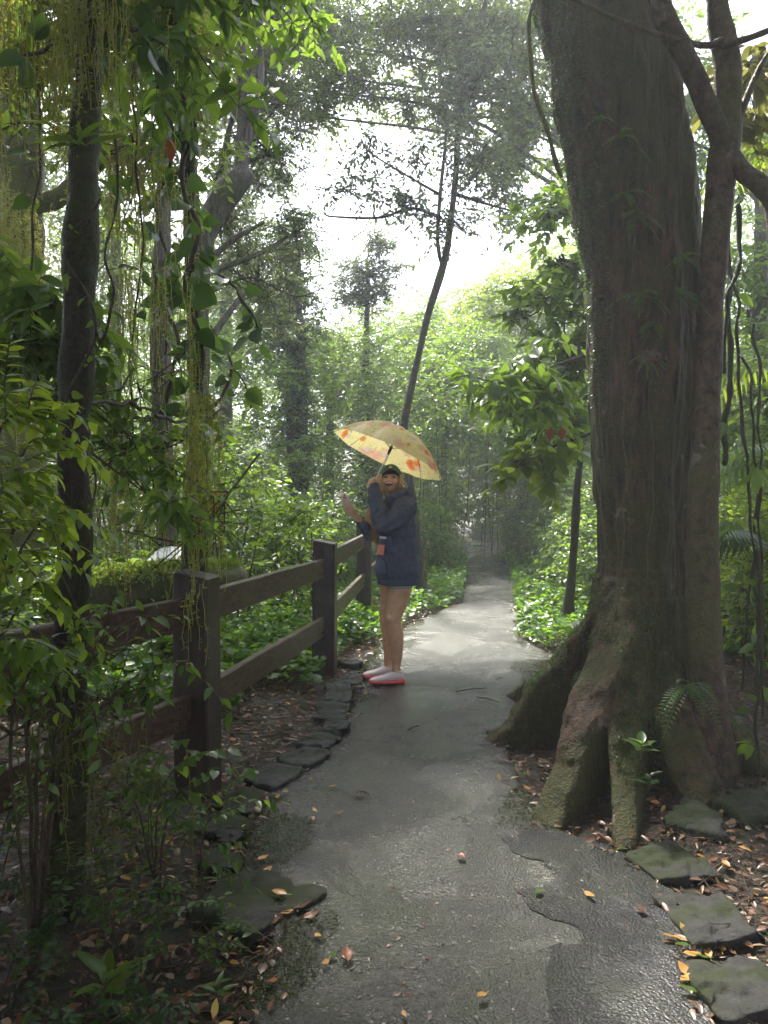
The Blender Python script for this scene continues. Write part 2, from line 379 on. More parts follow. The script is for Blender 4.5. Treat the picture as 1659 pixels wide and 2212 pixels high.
def off_path(x, y):
    """distance outside the path edge, negative on it"""
    return np.maximum(path_l(y) - x, x - path_r(y))
def H(x, y):
    x = np.asarray(x, float); y = np.asarray(y, float); d = off_path(x, y)
    P = np.stack([x, y, 0*x], -1)
    s = np.clip((d + .04)/.5, 0, 1)
    h = -.035 + s*.035 + np.clip(d, 0, 3)*.02 + .03*noise(P, .8, 2)*np.clip(d/1.0, 0, 1)
    side = np.clip((d - 3)/8, 0, 1)
    far = np.clip((y - 25)/18, 0, 1.5)
    return h + side*.35*(1 + .6*noise(P, .08, 2)) + far*far*3.0*np.clip(.6 + d/8, 0, 1.4)
def grid_axis(lo, hi, c, fine, n):
    u = np.linspace(-1, 1, n); s = np.sign(u)*np.abs(u)**2.2
    return np.where(s < 0, c + s*(c-lo), c + s*(hi-c))
gx = grid_axis(-90, 90, .3, 0, 330); gy = grid_axis(-60, 130, 4.0, 0, 330)
X, Y = np.meshgrid(gx, gy); V = np.stack([X, Y, H(X, Y)], -1).reshape(-1, 3)
V[:, 2] += .008*noise(V, 9, 3)*(off_path(V[:, 0], V[:, 1]) > .02)
nx, ny = len(gx), len(gy); i = np.arange(ny-1)[:, None]*nx; j = np.arange(nx-1)[None, :]
mb = MB(); mb.add(V, np.stack([i+j, i+j+1, i+nx+j+1, i+nx+j], -1).reshape(-1, 4))
tag(mb.build('ground', M['soil']), kind='structure')
# the asphalt path, slightly crowned, ragged at both edges
ys = np.concatenate([np.linspace(-4, 1.5, 30), np.linspace(1.55, 12, 420), np.linspace(12.1, 40, 160)])
us = np.linspace(0, 1, 41); YY, UU = np.meshgrid(ys, us, indexing='ij')
er = .03*noise(np.stack([YY*0, YY, YY*0], -1), 5, 3); el = .03*noise(np.stack([YY*0+9, YY, YY*0], -1), 5, 3)
XL, XR = path_l(YY) - .02 + el, path_r(YY) + .02 + er
XX = XL + (XR-XL)*UU; edge = np.minimum(UU, 1-UU)
ZZ = .012*np.sin(math.pi*UU) + .006*noise(np.stack([XX, YY, 0*XX], -1), 1.6, 3) + np.where(edge < .001, -.05, 0)
mb = MB(); n = len(us); i = np.arange(len(ys)-1)[:, None]*n; j = np.arange(n-1)[None, :]
far_h = np.maximum(H(path_l(YY) - .3, YY) + .035, 0)*np.clip((YY-24)/4, 0, 1)
mb.add(np.stack([XX, YY, ZZ + far_h], -1), np.stack([i+j, i+j+1, i+n+j+1, i+n+j], -1).reshape(-1, 4))
tag(mb.build('path', M['asphalt']), kind='structure')
def path_z(x, y):
    u = np.clip((x-path_l(y))/(path_r(y)-path_l(y)), 0, 1)
    P = np.stack([np.asarray(x, float), np.asarray(y, float), 0*np.asarray(x, float)], -1)
    return .012*np.sin(math.pi*u) + .006*noise(P, 1.6, 3)
def GZ(x, y): return np.where(off_path(x, y) < 0, path_z(x, y), H(x, y))
# newer, darker asphalt laid over the right-hand side of the path
pl = [gnd(*p)[:2] for p in [(1075, 1822), (1130, 1795), (1210, 1800), (1300, 1822), (1390, 1868), (1445, 1935), (1500, 2050), (1538, 2212), (1560, 2330), (1560, 2800), (1185, 2800), (1188, 2330), (1192, 2212), (1185, 2120), (1195, 2060), (1250, 2035), (1240, 2005), (1150, 1975), (1125, 1940), (1180, 1915), (1205, 1895), (1170, 1868), (1090, 1850)]]
pl = np.array(pl); cl = np.vstack([pl, pl[:1]]); bd = []
for a, b in zip(cl[:-1], cl[1:]):
    m_ = max(2, int(np.linalg.norm(b-a)/.02)); bd += [a + (b-a)*t for t in np.arange(m_)/m_]
bd = np.array(bd); ctr = bd.mean(0)
def in_poly(p, poly):
    x, y = p[:, 0], p[:, 1]; c = np.zeros(len(p), bool); q = np.roll(poly, -1, 0)
    for (x1, y1), (x2, y2) in zip(poly, q):
        if y1 == y2: continue
        c ^= ((y1 > y) != (y2 > y)) & (x < (x2-x1)*(y-y1)/(y2-y1) + x1)
    return c
cs = .006; gx = np.arange(bd[:, 0].min()-.03, bd[:, 0].max()+.03, cs); gy = np.arange(bd[:, 1].min()-.03, bd[:, 1].max()+.03, cs)
X, Y = np.meshgrid(gx, gy); C = np.stack([X+cs/2, Y+cs/2], -1).reshape(-1, 2)
Cn = C + .025*np.stack([noise(np.c_[C, 0*C[:, 0]], 6, 3), noise(np.c_[C, 0*C[:, 0]+5], 6, 3)], -1)
ins = in_poly(Cn, pl).reshape(X.shape)[:-1, :-1]
V = np.stack([X, Y, path_z(X, Y) + .004], -1).reshape(-1, 3); nx = len(gx)
i, j = np.nonzero(ins); k = i*nx + j
mb = MB(); mb.add(V, np.stack([k, k+1, k+nx+1, k+nx], -1))
tag(mb.build('path_repair', M['asphalt_new']), kind='structure')

# ------------------------------------------------------------------ kerb stones
def stone(dx0, dy0, dx1, dy1, w, h, label, m='stone', seed=0, group='kerb stones edging the path', name='kerb_stone', lift=0.0):
    a, b = gnd(dx0, dy0), gnd(dx1, dy1); c = (a+b)/2; L = np.linalg.norm(b-a); d = (b-a)/L; s = np.array([-d[1], d[0], 0])
    rs = np.random.default_rng(seed+50); n = 26; g = np.linspace(-1, 1, n); mb = MB()
    def sheet(ax, sg):
        U, W = np.meshgrid(g, g); o = np.ones_like(U)*sg
        P = {0: (o, U, W), 1: (U, o, W), 2: (U, W, o)}[ax]; P = np.stack(P, -1).reshape(-1, 3)
        i = np.arange(n-1)[:, None]*n; j = np.arange(n-1)[None, :]; F = np.stack([i+j, i+j+1, i+n+j+1, i+n+j], -1).reshape(-1, 4)
        if (ax, sg) in ((0, -1), (1, 1), (2, -1)): F = F[:, ::-1]
        return P, F
    q = rs.uniform(-.18, .18, 6)
    for ax in range(3):
        for sg in (-1, 1):
            P, F = sheet(ax, sg)
            r = (np.abs(P)**8).sum(1)**.125; P = P/r[:, None]
            P[:, 1] *= 1 + q[0]*P[:, 0] + q[1]*P[:, 0]**2; P[:, 0] *= 1 + q[2]*P[:, 1]; P[:, 2] += q[3]*.5*P[:, 0] + q[4]*.5*P[:, 1]
            Wp = c + d*(P[:, :1]*L/2) + s*(P[:, 1:2]*w/2) + np.array([0, 0, 1.])*(P[:, 2:3]*h*(.34 if m == 'stone_moss' and h < .1 or dx0 > 1390 and h < .1 else .5))
            nn = noise(Wp + seed, 7, 3)[:, None]
            mb.add(Wp + (.016*nn + .006*noise(Wp + seed, 26, 2)[:, None])*nrm(P)*[1.6, 1.6, .8], F)
    g0 = float(GZ(c[0], c[1])); rt = empty(name, label, 'stone', (c[0], c[1], g0), group)
    for k in range(len(mb.V)): mb.V[k][:, 2] += lift
    child(mb, 'stone_block', M[m], rt)
    return rt
stone(772, 1458, 745, 1480, .20, .045, 'small pale kerb stone beside the heels of the laughing woman', seed=1)
stone(735, 1482, 727, 1520, .19, .05, 'flat grey kerb stone between the far fence post and the sneakers', seed=2)
stone(722, 1522, 712, 1556, .21, .05, 'dark square kerb stone just behind the rounded shiny one', seed=3)
stone(700, 1572, 748, 1572, .30, .085, 'rounded shiny wet kerb stone bulging onto the path', seed=4)
stone(712, 1592, 668, 1618, .19, .05, 'low dark kerb stone in front of the rounded shiny one', seed=5)
stone(690, 1625, 625, 1656, .24, .06, 'large flat light grey kerb stone beside the leaf litter', seed=6)
stone(620, 1662, 556, 1700, .24, .06, 'wet reflective kerb stone level with the near fence post', seed=7)
stone(568, 1712, 505, 1752, .24, .045, 'mossy flat kerb stone just beyond the seedlings', m='stone_moss', seed=8)
stone(520, 1768, 462, 1805, .22, .04, 'half buried dark kerb stone among seedlings left of path', m='stone_moss', seed=9)
stone(450, 1850, 535, 1868, .16, .05, 'narrow mossy stone behind the big mossy boulder', m='stone_moss', seed=10)
stone(478, 1915, 632, 1985, .36, .075, 'big flat boulder half covered in green moss by left path edge', m='stone_moss', seed=11)
stone(1400, 1835, 1490, 1900, .26, .05, 'green tinted flat stone at corner of dark asphalt patch', m='stone_moss', seed=12)
stone(1478, 1935, 1582, 2040, .26, .06, 'long wet slab stone with small yellow leaves on it', seed=13)
stone(1545, 2080, 1665, 2190, .30, .07, 'broad grey stone at the right bottom corner of the photo', seed=14)
stone(1450, 1775, 1560, 1800, .30, .12, 'dark mossy boulder behind the dead twigs at foot of big tree', m='stone_moss', seed=15)
stone(1580, 1740, 1690, 1790, .35, .16, 'dark boulder at right photo edge beside the thin roots', m='stone_moss', seed=16)
stone(745, 1440, 775, 1432, .16, .07, 'small rounded stone behind the feet of the woman', seed=17)
stone(1062, 1590, 1090, 1588, .10, .03, 'small root knob stone at tip of the left buttress root', m='stone_moss', seed=18)

# ------------------------------------------------------------------ timber fence
fence = empty('timber_fence', 'dark wet two rail timber fence with square posts left of the path', 'fence', (-.92, 3.76, 0))
PO = [(-1.80, 1.42, 1.07), (-.917, 3.76, 1.085), (-.483, 6.27, 1.085), (-.245, 9.40, 1.10), (.02, 12.3, 1.08)]
def boxpost(x, y, h, w, rot, k):
    """square post, top cut on a slant, softened corners"""
    mb = MB(); e = .012; c, s = math.cos(rot), math.sin(rot)
    prof = [(-w/2+e, -w/2), (w/2-e, -w/2), (w/2, -w/2+e), (w/2, w/2-e), (w/2-e, w/2), (-w/2+e, w/2), (-w/2, w/2-e), (-w/2, -w/2+e)]
    z0 = -.25; rings = []
    for t in np.linspace(0, 1, 14):
        rings.append([(px, py, z0 + (h - .03*(px/w+.5) - z0)*t + 0) for px, py in prof])
    rings.append([(px*.94, py*.94, h + .006 - .03*(px/w+.5)) for px, py in prof])
    V = np.array(rings).reshape(-1, 3); V[:, :2] += .002*noise(V*[1, 1, .3] + k, 6, 2)[:, None]
    V = np.c_[V[:, 0]*c - V[:, 1]*s + x, V[:, 0]*s + V[:, 1]*c + y, V[:, 2]]
    n = 8; i = np.arange(len(rings)-1)[:, None]*n; j = np.arange(n)[None, :]; j2 = (j+1) % n
    mb.add(V, [np.stack([i+j, i+j2, i+n+j2, i+n+j], -1).reshape(-1, 4), np.array([list(range((len(rings)-1)*n, len(rings)*n))])])
    return mb
for k, (x, y, h) in enumerate(PO):
    a = PO[max(k-1, 0)]; b = PO[min(k+1, 4)]; rot = -math.atan2(b[0]-a[0], b[1]-a[1])*.6
    child(boxpost(x, y, h, .18, rot, k*3), 'post', M['timber_post'], fence, smooth=False)
def plank(a, b, h, t, k):
    """board lying on edge between two points given at its top edge"""
    a = np.array(a, float); b = np.array(b, float); mb = MB(); d = b-a; s = nrm(np.array([-d[1], d[0], 0])); n = 30; e = .006
    prof = [(-t/2+e, 0), (t/2-e, 0), (t/2, -e), (t/2, -h+e), (t/2-e, -h), (-t/2+e, -h), (-t/2, -h+e), (-t/2, -e)]
    V = []
    for u in np.linspace(0, 1, n):
        c = a + d*u
        V += [c + s*p + np.array([0, 0, 1.])*q for p, q in prof]
    V = np.array(V); V += .0025*noise(V*[1, 1, 1] + k, 2.5, 3)[:, None]*np.array([.3, .2, 1])
    i = np.arange(n-1)[:, None]*8; j = np.arange(8)[None, :]; j2 = (j+1) % 8
    mb.add(V, [np.stack([i+j, i+j2, i+8+j2, i+8+j], -1).reshape(-1, 4), np.array([[7-q for q in range(8)], [(n-1)*8+q for q in range(8)]])])
    return mb
for k, (p, q) in enumerate(zip(PO[:-1], PO[1:])):
    p2, q2 = np.array(p[:2]), np.array(q[:2]); d = nrm(q2-p2); a = p2 + d*.07; b = q2 - d*.07
    for zt in (.97, .50):
        za = zt + (.01 if k else .03); zb = zt - (.03 if k == 1 else 0)
        child(plank((*a, za), (*b, zb), .155, .048, k*7+zt), 'rail', M['timber'], fence, smooth=False)
for o_ in [x for x in SC.objects if x.name.startswith('rail')]:
    vs = np.array([v.co for v in o_.data.vertices]); a = vs[vs[:, 1] < vs[:, 1].min()+.02].mean(0); b = vs[vs[:, 1] > vs[:, 1].max()-.02].mean(0)
    for t_ in (.045, .955):
        for dz in (.035, -.035):
            c_ = a + (b-a)*t_; dd = nrm(np.array([(b-a)[1], -(b-a)[0], 0])); mb = MB(); mb.add(*tube([c_ + dd*.020 + [0, 0, dz], c_ + dd*.031 + [0, 0, dz]], [.009, .007], 8)); bo = mb.build('bolt', [M['metal_dark']], o_)
# ------------------------------------------------------------------ small sign board and mossy log behind the fence
sg = empty('sign_board', 'pale slanted board on a short post behind the mossy log', 'sign', tuple(at(345, 1300, 6.6)))
c = at(345, 1222, 6.6); mb = MB()
ax, ay, az = nrm(np.array([.75, .5, -.12])), None, None
nn_ = nrm(np.array([-.35, -.45, .75])); ax = nrm(np.cross([0, 0, 1.], nn_)); ay = np.cross(nn_, ax)
def slab(mb, c, ax, ay, az, sx, sy, sz, mi=0):
    V = [c + ax*i*sx/2 + ay*j*sy/2 + az*k*sz/2 for k in (-1, 1) for j in (-1, 1) for i in (-1, 1)]
    mb.add(V, np.array([[0, 2, 3, 1], [4, 5, 7, 6], [0, 1, 5, 4], [2, 6, 7, 3], [0, 4, 6, 2], [1, 3, 7, 5]]), mi)
slab(mb, c + np.array([.03, .05, .06]), ax, ay, nn_, .36, .28, .025); child(mb, 'board', M['sign_board'], sg, False)
mb = MB(); gz_ = float(H(c[0]+.04, c[1]+.08)); mb.add(*tube([(c[0]+.04, c[1]+.08, gz_-.1), (c[0]+.04, c[1]+.07, c[2]+.03)], [.04, .04], 8)); child(mb, 'post', M['timber_post'], sg)
lg = empty('mossy_log', 'fallen log with bright green moss on top behind the fence', 'log', tuple(at(290, 1300, 6.0)))
mb = MB(); lp = spline([at(120, 1300, 5.9), at(250, 1282, 6.0), at(370, 1268, 6.15), at(520, 1262, 6.5)], 60)
mb.add(*tube(lp, .17 + .015*np.sin(np.linspace(0, 9, 60)), 28, .12, 5)); child(mb, 'log', M['bark_root'], lg)
mb = MB(); rs = np.random.default_rng(5); u = rs.random(9000); th = rs.normal(0, .5, 9000); kk = (u*59).astype(int)
PP = lp[kk] + rs.normal(0, .02, (9000, 3)); PP[:, 1] += .175*np.sin(th)*1; PP[:, 2] += .178*np.cos(th)
put_leaves(mb, LF_FAR, PP, rdir(rs, 9000, .8), rdir(rs, 9000, .3), .03*rs.uniform(.6, 1.4, 9000))
M['moss_bright'] = leaf_mat('moss_bright', [(.10, .16, .02), (.14, .20, .03)], (.3, .4, .05), .4, .7)
child(mb, 'moss', M['moss_bright'], lg)

# ================================================================== THE BIG BUTTRESSED TREE
def seg(tab, z): 
    tab = np.array(tab, float); return np.stack([np.interp(z, tab[:, 0], tab[:, k]) for k in range(1, tab.shape[1])], -1)
TY = 4.45
def trunk_axis():
    rows = []
    for dy, l, r in [(1500, 1275, 1485), (1200, 1292, 1485), (1000, 1285, 1492), (800, 1272, 1505), (600, 1256, 1520), (400, 1225, 1500), (200, 1180, 1455), (0, 1140, 1420), (-300, 1085, 1350), (-700, 1020, 1260)]:
        a, b = at(l, dy, TY), at(r, dy, TY); rows.append((a[2], (a[0]+b[0])/2, (b[0]-a[0])/2))
    rows = sorted(rows); rows.insert(0, (-.2, rows[0][1], rows[0][2]))
    return rows
TA = trunk_axis(); BX = float(np.interp(.1, [r[0] for r in TA], [r[1] for r in TA]))
big = empty('buttress_tree', 'huge leaning tree with mossy buttress roots on right of the path', 'tree', (BX, TY, 0))
nz, nt_ = 420, 420
zz = -.15 + (TA[-1][0]+.15)*np.linspace(0, 1, nz)**1.6; th = np.linspace(0, 2*math.pi, nt_, endpoint=False)
Zg, Tg = np.meshgrid(zz, th, indexing='ij'); ax_ = seg(TA, Zg)
CX, R0 = ax_[..., 0], ax_[..., 1]
R0 = R0*(1 + .05*np.sin(3*Tg+.7+Zg*.25) + .045*np.sin(5*Tg+2+Zg*.3) + .03*np.sin(8*Tg+Zg*.4)*np.exp(-Zg/3))
# buttresses: (world tip point, height where it leaves the trunk, half width, shape power)
def fin_tip(dx, dy): return gnd(dx, dy)[:2]
FINS = [(fin_tip(1075, 1602), .98, .085, .12, .5), (fin_tip(1178, 1785), 1.0, .105, .12, .15), (fin_tip(1338, 1835), 1.05, .075, .7, .3),
        (fin_tip(1560, 1790), .9, .12, 1.0, .3), (fin_tip(1700, 1690), .9, .11, 1.0, .3), ((BX+.9, TY+1.0), 1.1, .12, 1.0, .3), ((BX-.5, TY+1.2), 1.1, .12, 1.0, .3), ((BX+.35, TY+1.4), .9, .12, 1.0, .2)]
pn = 4.5; acc = R0**pn
for k, (tip, hh, hw, pw, bend) in enumerate(FINS):
    dx_, dy_ = tip[0]-BX, tip[1]-TY; L = math.hypot(dx_, dy_); a0 = math.atan2(dy_, dx_)
    u = np.clip(Zg/hh, 0, 1)
    E = R0*.8 + (L - R0*.8)*(1-u)**(1.0+pw*.9)*np.where(Zg < 0, 1.0, 1)
    w = hw*(.85 + .45*u)*(1 + .05*np.sin(9*Zg + k*2))
    dA = (Tg - a0 + math.pi) % (2*math.pi) - math.pi
    dA = dA + .10*bend*np.sin(E*3.0)*(1-u)
    slabr = np.where(np.abs(dA) < math.pi/2, w/np.maximum(np.abs(np.sin(dA)), 1e-3), 0)
    sup = (E**-8 + np.maximum(slabr, 1e-3)**-8)**(-1/8)
    sup = np.where(np.abs(dA) < math.pi/2, sup, 0)*(u < 1)
    acc = acc + sup**pn
R = acc**(1/pn)
flare = .04*np.exp(-np.clip(Zg, 0, 9)/.28); R = R + flare
Px = CX + R*np.cos(Tg); Py = TY + R*np.sin(Tg)*.96
P = np.stack([Px, Py, Zg], -1)
rough = .016*noise(P*[1, 1, .18], 8, 3) + .007*noise(P*[1, 1, .3], 30, 2) + .03*noise(P, 1.1, 2)
rough += .035*np.clip(R/R0-1.1, 0, 1)*noise(P, 3.4, 3); R2 = R + rough; P = np.stack([CX + R2*np.cos(Tg), TY + R2*np.sin(Tg)*.96, Zg], -1)
mb = MB(); i = np.arange(nz-1)[:, None]*nt_; j = np.arange(nt_)[None, :]; j2 = (j+1) % nt_
mb.add(P, np.stack([i+j, i+j2, i+nt_+j2, i+nt_+j], -1).reshape(-1, 4))
child(mb, 'trunk', M['bark_big'], big)
BIG_P = P; BIG_N = nrm(np.stack([np.cos(Tg), np.sin(Tg), 0*Tg + .25], -1))
# moss cushions and tiny leaves along the ridges of the roots
rs = np.random.default_rng(21); mb = MB()
selm = (Zg > .02) & (Zg < 1.5) & (R > R0*1.12)
ids = np.argwhere(selm); 
wgt = np.clip(R[selm]-R0[selm], 0, .8)*np.gradient(zz)[ids[:, 0]]; pk = ids[rs.choice(len(ids), 34000, p=wgt/wgt.sum())]
PP = P[pk[:, 0], pk[:, 1]]; NN = BIG_N[pk[:, 0], pk[:, 1]]
ridge = noise(PP, 1.8, 2) > -.15; PP, NN = PP[ridge], NN[ridge]; n = len(PP)
put_leaves(mb, LF_FAR, PP + .004*NN, NN + rs.normal(0, .7, (n, 3)), rdir(rs, n, .5), rs.uniform(.005, .017, n))
child(mb, 'root_moss', M['leaf_dark'], big)
# patchy moss over the trunk, thickest on its left flank
mb = MB(); pk = np.stack([rs.integers(60, nz-4, 90000), rs.integers(0, nt_, 90000)], -1); PP = P[pk[:, 0], pk[:, 1]]; NN = BIG_N[pk[:, 0], pk[:, 1]]
kk = (PP[:, 1] < TY+.15) & (noise(PP*[1, 1, .5], 1.6, 3) + 1.1*np.clip(-NN[:, 0]-.55, 0, 1)*2 > .75); PP, NN = PP[kk], NN[kk]; n = len(PP)
put_leaves(mb, LF_FAR, PP + .004*NN, NN*.6 + rs.normal(0, .6, (n, 3)) - [0, 0, .5], NN, rs.uniform(.007, .022, n))
child(mb, 'trunk_moss', M['leaf_dark'], big)
# slender second stem fused to the side of the big one
slim = empty('slender_tree', 'slender pale barked tree pressed against right side of the huge trunk', 'tree', tuple(gnd(1530, 1740)), None)
SY = 4.05
def ctr(rows, Y, z0=None):
    out = []
    for dy, l, r in rows:
        a, b = at(l, dy, Y), at(r, dy, Y); out.append([(a[0]+b[0])/2, Y, a[2], (b[0]-a[0])/2])
    return np.array(out)
def stem(rows, Y, n=60, sides=20, rough=.08, rs_=5, flare=0.0, wig=0.0, z0=-.1):
    q = ctr(rows, Y); q = q[np.argsort(q[:, 2])]
    if q[0, 2] > z0: q = np.vstack([[q[0, 0], Y, z0, q[0, 3]], q])
    s = spline(q, n); pts, r = s[:, :3], s[:, 3].copy()
    r *= 1 + flare*np.exp(-np.clip(pts[:, 2], 0, 9)/.15); pts[:, 1] += wig*np.sin(pts[:, 2]*1.3 + Y)
    return pts, r, tube(pts, r, sides, rough, rs_)
mb = MB(); sp_, sr_, T = stem([(1740, 1488, 1600), (1600, 1478, 1572), (1400, 1477, 1552), (1200, 1482, 1545), (1000, 1492, 1552), (800, 1502, 1562), (600, 1515, 1572), (400, 1530, 1592), (250, 1545, 1605), (120, 1545, 1600), (0, 1528, 1572), (-200, 1515, 1555), (-600, 1500, 1540)], SY, 120, 28, .07, 7, .35, .03)
mb.add(*T)
def limb(mb, rows, n=30, sides=12, rough=.08):
    """rows of (dx, dy, Y, half width in photo pixels)"""
    q = np.array([[*at(a, b, Y), w*Y/FPX] for a, b, Y, w in rows]); s = spline(q, n); mb.add(*tube(s[:, :3], s[:, 3], sides, rough, 8)); return s
child(mb, 'trunk', M['bark_slim'], slim)
mb = MB()
limb(mb, [(1578, 330, 4.05, 18), (1610, 375, 4.0, 19), (1650, 405, 3.95, 20), (1680, 470, 3.9, 24), (1690, 700, 3.9, 24)])
limb(mb, [(1560, 300, 4.05, 24), (1530, 235, 3.98, 22), (1490, 140, 3.9, 22), (1440, 50, 3.85, 24), (1400, -60, 3.8, 22), (1300, -300, 3.8, 18)])
limb(mb, [(1558, 90, 4.0, 9), (1520, 98, 3.9, 7), (1440, 80, 3.8, 6), (1330, 40, 3.7, 5), (1180, -30, 3.6, 4)])
limb(mb, [(1560, 95, 4.0, 9), (1610, 85, 3.95, 7), (1700, 50, 3.9, 6)])
limb(mb, [(1590, 270, 4.05, 9), (1640, 150, 4.1, 6), (1700, 60, 4.1, 5)])
child(mb, 'branches', M['bark_slim'], slim)
# thin aerial roots and stems beside it at the right edge
# ================================================================== TREES
def tree(name, label, rows, Y, barkm, leafm, blobs, clr=.45, ntw=7, nlf=9, lsize=.09, tmpl=LF_FAR, seed=1, group=None, limbs=None, flare=.3,
         droop=.35, twr=.004, cat='tree', sides=14, loc=None, wig=.05, rough=.1, mids=True):
    """rows: trunk outline in photo rows at depth Y; blobs: (centre, radii, clumps) of crown masses in metres"""
    rs = np.random.default_rng(seed)
    pts, r, T = stem(rows, Y, 70, sides, rough, 5, flare, wig, z0=float(H(at(rows[0][1], rows[0][0], Y)[0], Y))-.15)
    base = (pts[0][0], pts[0][1], float(H(pts[0][0], pts[0][1])))
    root = empty(name, label, cat, base, group)
    mb = MB(); mb.add(*T); child(mb, 'trunk', barkm, root)
    bm = MB(); C = []
    for rows_l in (limbs or []): limb(bm, rows_l, 30, 12, .1)
    for c, rad, n in blobs:
        c = np.array(c, float); rad = np.array(rad, float)
        if mids:
            k = int(np.argmin(np.abs(pts[:, 2]-(c[2]-.8*rad[2]-.3*np.linalg.norm(c[:2]-pts[-1][:2])))))
            k = min(max(k, 3), len(pts)-1); m_ = (pts[k]+c)/2 + [0, 0, .12*np.linalg.norm(c-pts[k])] + rs.normal(0, .12, 3)
            ls = spline([pts[k], m_, c], 14); bm.add(*tube(ls, np.linspace(max(r[k]*.45, .015), .014, 14), 7, .1))
        q = rdir(rs, n)*(rs.random((n, 1))**.45)*rad + c
        mid = (q+c)/2 + rs.normal(0, .08, (n, 3))*rad.mean() + [0, 0, -.06*rad.mean()]
        bm.add(*stubs(np.repeat(c[None], n, 0) + rs.normal(0, .03, (n, 3)), mid, .012, .008)); bm.add(*stubs(mid, q, .008, .005))
        C.append(q)
    if C:
        C = np.concatenate(C)
        P, D, N, S, A, B = clump_leaves(rs, C, clr*rs.uniform(.7, 1.2, len(C)), ntw, nlf, lsize, .05, droop)
        bm.add(*stubs(A, B, twr, twr*.5))
        lm = MB(); put_leaves(lm, tmpl, P, D, N, S); child(lm, 'crown', leafm, root)
    if bm.F: child(bm, 'branches', barkm, root)
    return root
def B(dx, dy, Y, rx, ry, rz, n): return (at(dx, dy, Y), (rx, ry, rz), n)

# the tall dark foreground trunk in front of the fence
tree('foreground_tree', 'dark straight foreground trunk hung with moss in front of the fence at left',
     [(1900, 98, 182), (1750, 108, 186), (1550, 112, 192), (1300, 122, 196), (1100, 132, 198), (900, 138, 202), (700, 148, 208), (500, 152, 213), (300, 155, 216), (150, 165, 212), (0, 170, 212), (-250, 175, 212), (-600, 180, 212)], 2.62,
     M['bark_dark'], M['leaf_dark'], [B(200, -420, 2.8, .9, .8, .5, 20), B(40, -350, 2.9, .7, .7, .45, 14), B(480, -480, 3.2, .9, .7, .4, 16)], .34, 7, 8, .12, LF_MID, 11, flare=.2, wig=.03, rough=.22, sides=24)
ft = [o for o in SC.objects if o.name.startswith('foreground_tree')][0]
mb = MB(); rs = np.random.default_rng(31); n = 9000; z = rs.uniform(.05, 4.2, n); qs = ctr([(1900, 98, 182), (1550, 112, 192), (1100, 132, 198), (700, 148, 208), (300, 155, 216), (0, 170, 212), (-600, 180, 212)], 2.62); qs = qs[np.argsort(qs[:, 2])]
a = rs.uniform(0, 6.28, n); rr = np.interp(z, qs[:, 2], qs[:, 3])*1.06; PP = np.stack([np.interp(z, qs[:, 2], qs[:, 0]) + rr*np.cos(a), 2.62 + rr*np.sin(a), z], -1); NN = np.stack([np.cos(a), np.sin(a), 0*a], -1)
kk = noise(PP*[1, 1, .6], 3, 3) - .6*NN[:, 0] > .35; put_leaves(mb, LF_FAR, PP[kk], NN[kk]*.6 + rs.normal(0, .5, (kk.sum(), 3)) - [0, 0, .7], NN[kk], rs.uniform(.008, .026, kk.sum())); child(mb, 'moss', M['moss_strand'], ft)
# mossy wide trunk at left edge
tree('mossy_tree', 'broad pale trunk shaggy with yellow moss at the left photo edge',
     [(1250, -25, 110), (1000, -20, 100), (700, -15, 92), (500, -10, 88), (300, -8, 86), (100, -5, 84), (-200, 0, 84), (-500, 0, 80)], 8.0,
     M['bark_moss'], M['leaf_grey'], [B(40, -100, 8.2, 2.2, 1.8, 1.1, 70), B(-120, 200, 8.6, 1.6, 1.5, 1.4, 50), B(250, -60, 8.6, 1.8, 1.2, .9, 50)], .5, 7, 9, .11, seed=12,
     limbs=[[(80, 440, 8.0, 22), (120, 430, 8.0, 20), (180, 380, 8.0, 16), (260, 320, 8.2, 10)]])
# the two vine covered trunks
tree('vine_clad_tree', 'thin trunk wrapped in big leaved creeper and hanging moss behind the near fence post',
     [(1350, 388, 450), (1200, 392, 448), (1000, 405, 445), (850, 402, 436), (700, 398, 430), (500, 395, 425), (350, 392, 425), (200, 385, 418), (0, 380, 412), (-300, 380, 405)], 5.0,
     M['bark_dark'], M['leaf_mid'], [B(330, -160, 5.1, 1.2, .8, .5, 26), B(380, 40, 5.2, .5, .4, .3, 10), B(560, -80, 5.4, .9, .6, .3, 18)], .36, 6, 8, .11, LF_MID, 13, wig=.07)
tree('grey_trunk_tree', 'grey mossy trunk just left of the creeper wrapped trunk and farther back',
     [(1330, 338, 386), (1100, 335, 380), (900, 330, 374), (700, 330, 372), (500, 335, 372), (300, 338, 372), (100, 340, 372), (-200, 345, 372)], 7.2,
     M['bark_grey'], M['leaf_far'], [B(300, -60, 7.4, 1.4, 1.2, .7, 40), B(330, 330, 7.8, .8, .8, .9, 34)], .42, 7, 9, .10, seed=14)
